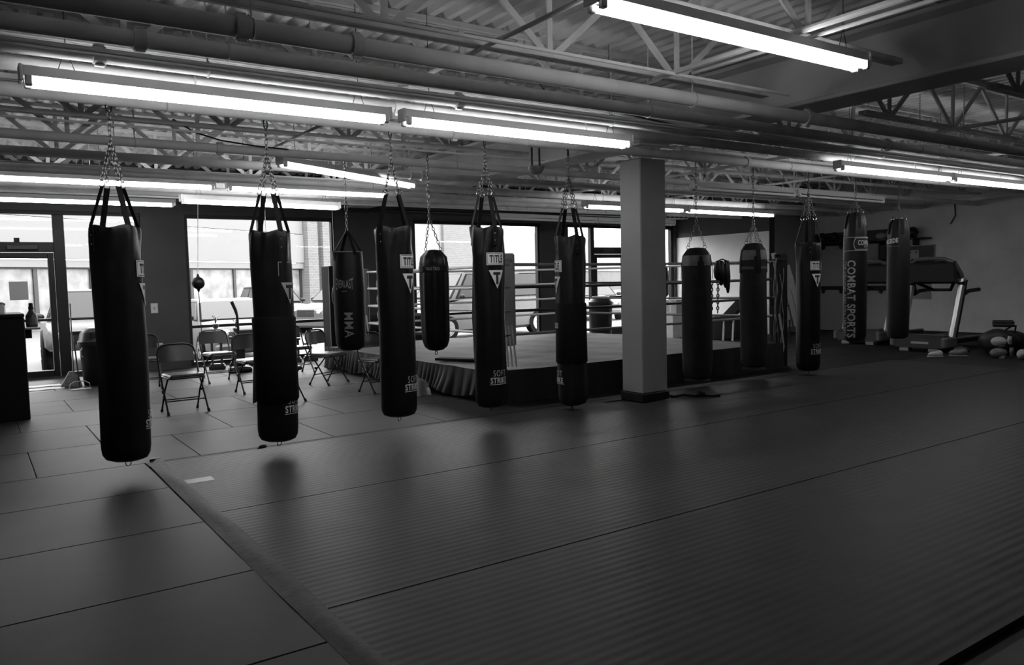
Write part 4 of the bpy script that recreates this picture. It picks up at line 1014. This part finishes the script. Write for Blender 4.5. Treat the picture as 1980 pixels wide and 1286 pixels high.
ob('pad', MB().prism([(-.5, .45), (.5, .95), (.5, 1.05), (-.5, .55)], -.14, .14, 'y'), BLACKLEATHER, t)
for a in (-.42, .42):
    ob('leg', MB().cyl((a, -.12, 0), (a*.9, -.12, .5+.45*(a > 0)), .022, n=8).cyl((a, .12, 0), (a*.9, .12, .5+.45*(a > 0)), .022, n=8), ROPEW, t)
# hanging cords and post clutter at ring's near right corner
t = thing('cord_bundle', 'tangle of pale cords and straps hung on the ring corner', 'cords', (10.62, 7.93, .0))
rng = random.Random(3)
for k in range(9):
    x_ = -.16+.035*k; z0 = 1.75-rng.random()*.25; z1 = .15+rng.random()*.5
    pts = [(x_+.03*sin(j*1.3+k), -.02-.02*(k % 3), z0+(z1-z0)*j/9) for j in range(10)]
    ob('cord', MB().path(pts, .006+.004*(k % 3 == 0), 6), ROPEG if k % 2 else WEB, t)
ob('strap', MB().bar((-.02, -.05, .86), (.03, -.06, .60), .05, .01, (1, 0, 0)).bar((.03, -.06, .6), (.10, -.05, .32), .03, .01, (1, 0, 0)).bar((.10, -.05, .32), (.02, -.05, .1), .025, .01, (1, 0, 0)), M('pale_strap', .34, .6), t)
ob('hook_bar', MB().cyl((-.2, 0, 1.72), (.2, 0, 1.72), .012, n=8), BLACKMETAL, t)
ob('upright', MB().cyl((0, .02, 0), (0, .02, 1.72), .014, n=8), BLACKMETAL, t)
t = thing('ladder_rack', 'slanted pale slatted rack leaning beyond the ring corner post', 'rack', (14.55, 10.55, 0), R(-35))
for s_ in (0, .16, .30):
    q = MB(); q.bar((s_, 0, .35+.05*s_), (s_-.30, .15, 1.95-.9*s_), .10, .02, (1, 0, 0)); ob('slat', q, M('pale_slat', .22, .5), t)
ob('rear_leg', MB().cyl((.1, .5, 0), (-.2, .2, 1.6), .02, n=8), BLACKMETAL, t); ob('crosspiece', MB().cyl((-.1, .12, .8), (.4, .05, .8), .015, n=8).cyl((.0, 0, .0), (.0, 0, .5), .02, n=8).cyl((.3, 0, .0), (.3, 0, .5), .02, n=8), BLACKMETAL, t)

# foam puzzle panels against the right wall
def puzzle(label, y, z0, w_, h, x=RX-.10, tilt=.05, v=.30):
    pts = []
    def knob(px, py, dx, dy, out):
        for k in range(9):
            a = pi*k/8
            pts.append((px+dx*(-.07*cos(a))+(-dy)*0+out*dy*.10*sin(a)*-1, py+dy*(-.07*cos(a))+out*dx*.10*sin(a)))
    h2, w2 = h/2, w_/2
    pts.append((-w2, -h2)); pts.append((w2, -h2)); knob(w2, -h2/2, 0, 1, 1); knob(w2, h2/2, 0, 1, 1)
    pts.append((w2, h2)); knob(w2/2, h2, -1, 0, 1); knob(-w2/2, h2, -1, 0, 1)
    pts.append((-w2, h2)); knob(-w2, h2/2, 0, -1, 1); knob(-w2, -h2/2, 0, -1, 1)
    t = thing('foam_panel', label, 'foam mat', (x, y, z0+h2), 0, 'puzzle foam mats on the right wall')
    ob('panel', MB().prism(pts, -.02, .02, 'x'), M('foam_grey_%d' % int(v*100), v, .7, bump=.1, bscale=80), t)
t = thing('wall_pad', 'black padded sheet on the right wall behind grey foam mats', 'wall pad', (RX-.045, 11.3, 0))
ob('pad', MB().box(-.03, -1.2, 0, .045, 1.1, 2.2, .015), M('wall_pad_black', .012, .7), t)
ob('pad', MB().box(-.02, -1.2, 2.2, .045, 1.1, 2.5, .01), M('wall_pad_dark', .06, .7), t)
puzzle('grey puzzle-edged foam mat, upper one behind the white-logo bag', 11.86, 1.15, 1.0, 1.02)
puzzle('grey puzzle-edged foam mat, upper one behind vertical-lettered bag', 10.80, 1.15, 1.0, 1.02, v=.27)
puzzle('grey puzzle-edged foam mat standing on floor, left lower', 11.86, .03, 1.0, 1.02, v=.33)
puzzle('grey puzzle-edged foam mat standing on floor, right lower', 10.80, .03, 1.0, 1.02, v=.33)
t = thing('wall_shelf', 'long dark shelf on right wall holding headgear and pads', 'shelf', (RX-.17, 11.0, 2.22))
ob('board', MB().box(-.17, -1.6, 0, .165, 1.3, .03, .004), BLACKPLASTIC, t)
for a in (-1.3, 0, 1.1): ob('bracket', MB().box(-.12, a-.015, -.14, .16, a+.015, 0), BLACKMETAL, t)
def headgear(label, y, x=RX-.18, z=2.25, v=.012):
    t = thing('headgear', label, 'headgear', (x, y, z+.01), R(200), 'headgear on the wall shelf')
    m_ = M('gear_%d' % int(v*1000), v, .4)
    ob('shell', MB().sph((0, 0, .12), .13, .12, .13, 16, 10), m_, t)
    [ob('cheek_guard', MB().sph((.09, s_*.075, .05), .05, .035, .06, 10, 8), m_, t) for s_ in (-1, 1)]; ob('brow_pad', MB().ring((.02, 0, .14), .115, .022, (0, .15, 1), 18, 6), m_, t)
headgear('dark headgear on the shelf, leftmost behind the white-logo bag', 12.1); headgear('dark headgear on the shelf, next to the pale one', 11.75)
headgear('pale headgear on the shelf behind vertical-lettered bag', 11.2, v=.20)
headgear('dark headgear on the shelf at its right end', 9.75)
def glove(label, loc, a, body, cuff, group='boxing gloves on the floor', sc=1.0):
    t = thing('boxing_glove', label, 'glove', loc, a, group)
    ob('body', MB().sph((.05*sc, 0, .085*sc), .13*sc, .085*sc, .085*sc, 16, 10), body, t)
    ob('thumb', MB().path([(-.02*sc, .07*sc, .09*sc), (.05*sc, .10*sc, .09*sc), (.10*sc, .085*sc, .09*sc)], [.03*sc, .035*sc, .03*sc], 10), body, t)
    ob('cuff', MB().lathe([(.055*sc, 0), (.062*sc, .02*sc), (.068*sc, .11*sc), (.05*sc, .11*sc), (.045*sc, .02*sc)], 16), cuff, t)
    c_ = t.children[2]; c_.rotation_euler = (0, R(-90), 0); c_.location = (-.05*sc, 0, .085*sc)
    return t
GW = M('pale_glove', .30, .45); GG = M('grey_glove', .10, .5); GK = BLACKLEATHER
glove('pale boxing glove lying on the wall shelf', (RX-.2, 10.45, 2.25), R(100), GW, GG, None)
t = thing('hanging_pouch', 'dark pouch hanging under the shelf behind furthest-right bag', 'pouch', (RX-.3, 10.35, 1.75))
ob('pouch', MB().box(-.06, -.16, 0, .06, .16, .42, .05), BLACKLEATHER2, t); ob('strap', MB().bar((0, -.1, .4), (.05, 0, .5), .03, .006, (1, 0, 0)).bar((0, .1, .4), (.05, 0, .5), .03, .006, (1, 0, 0)), WEB, t)
t = thing('wall_board', 'dark framed board with a pale plate on right wall', 'board', (RX, 9.75, 1.87))
ob('board', MB().box(-.02, -.42, -.20, 0, .42, .20, .004), M('board_dark', .03, .5), t); ob('frame', MB().box(-.03, -.43, .19, 0, .43, .21).box(-.03, -.43, -.21, 0, -.41, .21), M('board_edge', .22, .4), t)
pl = ob('plate', MB().box(-.026, -.06, -.17, -.018, .20, .10), M('pale_plate2', .32, .4), t)
ob('screw', MB().cyl((-.03, .0, .05), (-.026, .0, .05), .022, n=10).cyl((-.03, .14, .05), (-.026, .14, .05), .022, n=10).sph((-.026, .07, -.15), .006, .055, .055, 10, 6), BLACKPLASTIC, pl)
t = thing('wall_outlet', 'wide pale panel on right wall below treadmill console', 'outlet', (RX, 9.65, 1.05))
ob('plate', MB().box(-.012, -.25, -.22, 0, .25, .22, .004), M('pale_panel', .26, .5), t); ob('socket', MB().box(-.016, -.04, -.1, -.01, .04, .02, .002), PRINTG, t)
q = MB().path([(RX-.02, 8.9, 3.0), (RX-.02, 8.88, 2.7), (RX-.03, 8.98, 2.52)], .012, 6)
tag(ob('wall_cable', q, BLACKPLASTIC), 'dark cable hanging down the right wall from pipe', 'cable')

# treadmills
def treadmill(label, loc, rz):
    t = thing('treadmill', label, 'treadmill', loc, rz, 'treadmills')   # local +x runs back from the hood
    bd = M('tread_dark', .02, .4); ch = M('tread_silver', .42, .35, .7)
    ob('deck', MB().box(.35, -.34, .12, 2.0, .34, .20, .02), bd, t); ob('belt', MB().box(.45, -.26, .195, 1.95, .26, .21, .006), M('belt', .015, .7), t)
    for s_ in (-1, 1): ob('side_rail', MB().box(.45, s_*.27, .19, 1.98, s_*.36, .235, .012), M('rail_grey', .10, .4), t)
    ob('motor_hood', MB().prism([(0, .08), (0, .24), (.10, .31), (.45, .30), (.52, .22), (.52, .08)], -.44, .44, 'y'), M('hood_dark', .035, .35), t)
    for s_ in (-1, 1): ob('hood_end', MB().box(-.02, s_*.42, .08, .4, s_*.53, .28, .03), M('hood_grey', .09, .5), t)
    ob('badge', MB().box(-.006, -.20, .15, .0, .12, .19, .002), M('badge_pale', .35, .4), t)
    for s_ in (-1, 1): ob('foot', MB().box(.02, s_*.18, 0, .16, s_*.36, .08, .01), M('foot_pale', .25, .4), t)
    ob('rear_foot', MB().cyl((1.9, .25, 0), (1.9, .25, .12), .03, n=10).cyl((1.9, -.25, 0), (1.9, -.25, .12), .03, n=10), BLACKPLASTIC, t)
    for s_ in (-1, 1):
        ob('upright', MB().path([(.25, s_*.46, .12), (.46, s_*.46, .70), (.68, s_*.46, 1.34)], .058, 10), ch, t)
        ob('upright_trim', MB().path([(.34, s_*.48, .12), (.55, s_*.48, .70), (.76, s_*.48, 1.30)], .035, 8), BLACKPLASTIC, t)
        ob('handrail', MB().path([(.62, s_*.46, 1.28), (.74, s_*.46, 1.05), (.92, s_*.46, 1.10), (1.30, s_*.46, 1.115)], [.07, .05, .036, .036], 10), BLACKPLASTIC, t)
        ob('shoulder', MB().path([(.70, s_*.46, 1.22), (.62, s_*.46, 1.42), (.50, s_*.40, 1.62), (.42, s_*.26, 1.695), (.40, 0, 1.71)], .04, 10), M('tread_grey', .08, .35), t)
    ob('console', MB().prism([(.42, 1.28), (.36, 1.60), (.50, 1.66), (.70, 1.34), (.60, 1.24)], -.43, .43, 'y'), bd, t)
    ob('display', MB().box(.57, -.2, 1.44, .63, .2, 1.58, .01), M('screen_dark', .02, .15), t)
    ob('hand_grip', MB().path([(.6, -.34, 1.26), (.86, -.16, 1.12), (.86, .16, 1.12), (.6, .34, 1.26)], .03, 8), BLACKPLASTIC, t)
    return t
treadmill('right-hand treadmill with silver uprights, nearer to camera', (14.32, 7.64, 0), R(0))
treadmill('left-hand treadmill half hidden behind vertical-lettered bag', (15.05, 9.30, 0), R(0))

# gear heaped along the right wall
def heap(label, name, cat, loc, rx, ry, rz_, v, a=0, rough=.6):
    t = thing(name, label, cat, loc, a); rng = random.Random(int(loc[0]*31+loc[1]*77))
    ph = [rng.random()*6 for _ in range(4)]
    q = MB().sph((0, 0, rz_*.86), rx, ry, rz_, 26, 16)
    for i, (x_, y_, z_) in enumerate(q.v):
        k = 1+.10*sin(x_*11+ph[0])*sin(y_*9+ph[1])+.06*sin(z_*17+x_*9+ph[2]); q.v[i] = (x_*k, y_*k, max(0, z_*(.95+.12*sin(x_*7+ph[3]))))
    m_ = M('heap_%d' % int(v*1000), v, rough, noise=.3, nscale=8)
    ob('body', q, m_, t)
    ob('strap', MB().path([(-rx*.5, -ry*.3, rz_*1.55), (-rx*.2, -ry*.5, rz_*1.9), (rx*.2, -ry*.5, rz_*1.9), (rx*.5, -ry*.3, rz_*1.55)], .014, 6), WEB, t)
    return t
heap('large black gym bag slumped at the right wall', 'gym_bag', 'bag', (14.85, 6.42, 0), .46, .34, .26, .012)
heap('black gym bag heaped behind the pale gloves', 'gym_bag', 'bag', (15.05, 5.55, 0), .40, .40, .30, .009)
heap('black gym bag stacked highest at the right picture edge', 'gym_bag', 'bag', (15.9, 5.85, 0), .40, .40, .42, .010)
heap('long dark roll-up bag lying behind the right treadmill', 'duffel_bag', 'bag', (15.9, 6.86, 0), .70, .20, .17, .014)
heap('low dark cloth pile between treadmill and gym bags', 'cloth_pile', 'cloth', (14.52, 6.95, 0), .24, .12, .07, .05, .3)
t = thing('crate', 'dark flat case lying on top of the gym bags', 'case', (14.86, 6.42, .485), R(25))
ob('case', MB().box(-.22, -.16, 0, .22, .16, .10, .015), BLACKPLASTIC, t); ob('band', MB().box(-.222, -.162, .045, .222, .162, .055), M('case_band', .12, .4), t)
glove('large grey glove with pale stripes at the gear pile', (14.15, 6.12, .0), R(110), GG, GW)
glove('pale striped glove resting upon the large grey glove', (14.22, 6.15, .185), R(95), GW, GG)
glove('white-rimmed glove lying at the right picture edge', (14.2, 5.83, 0), R(200), GW, GW)
t = thing('shoe', 'small white shoe lying beside the right treadmill', 'shoe', (13.62, 6.95, 0), R(-40))
ob('upper', MB().sph((0, 0, .05), .13, .05, .05, 14, 8).sph((.06, 0, .07), .06, .045, .05, 12, 8), M('white_shoe', .42, .5), t); ob('sole', MB().box(-.13, -.045, 0, .13, .045, .022, .01), PRINTG, t)
t = thing('shoe', 'grey shoe lying toe-out right of the white shoe', 'shoe', (14.0, 6.75, 0), R(-60))
ob('upper', MB().sph((0, 0, .06), .15, .055, .06, 14, 8).sph((.07, 0, .08), .07, .05, .055, 12, 8), M('grey_shoe', .12, .6), t); ob('sole', MB().box(-.15, -.05, 0, .15, .05, .022, .01), M('grey_sole', .2, .6), t)
# round sensor under the girder
t = thing('ceiling_horn', 'small round grey ceiling speaker hung beside the column bag', 'speaker', (5.6, 7.55, 2.80))
ob('dome', MB().lathe([(.01, -.06), (.07, -.045), (.10, .0), (.10, .03), (.02, .04)], 20), PADM, t); ob('bracket', MB().cyl((-.06, 0, .03), (-.06, 0, .25), .012, n=8).cyl((.05, 0, .03), (.05, 0, .25), .012, n=8), BLACKMETAL, t)
# cleaning up: everything below is at the script's end on purpose
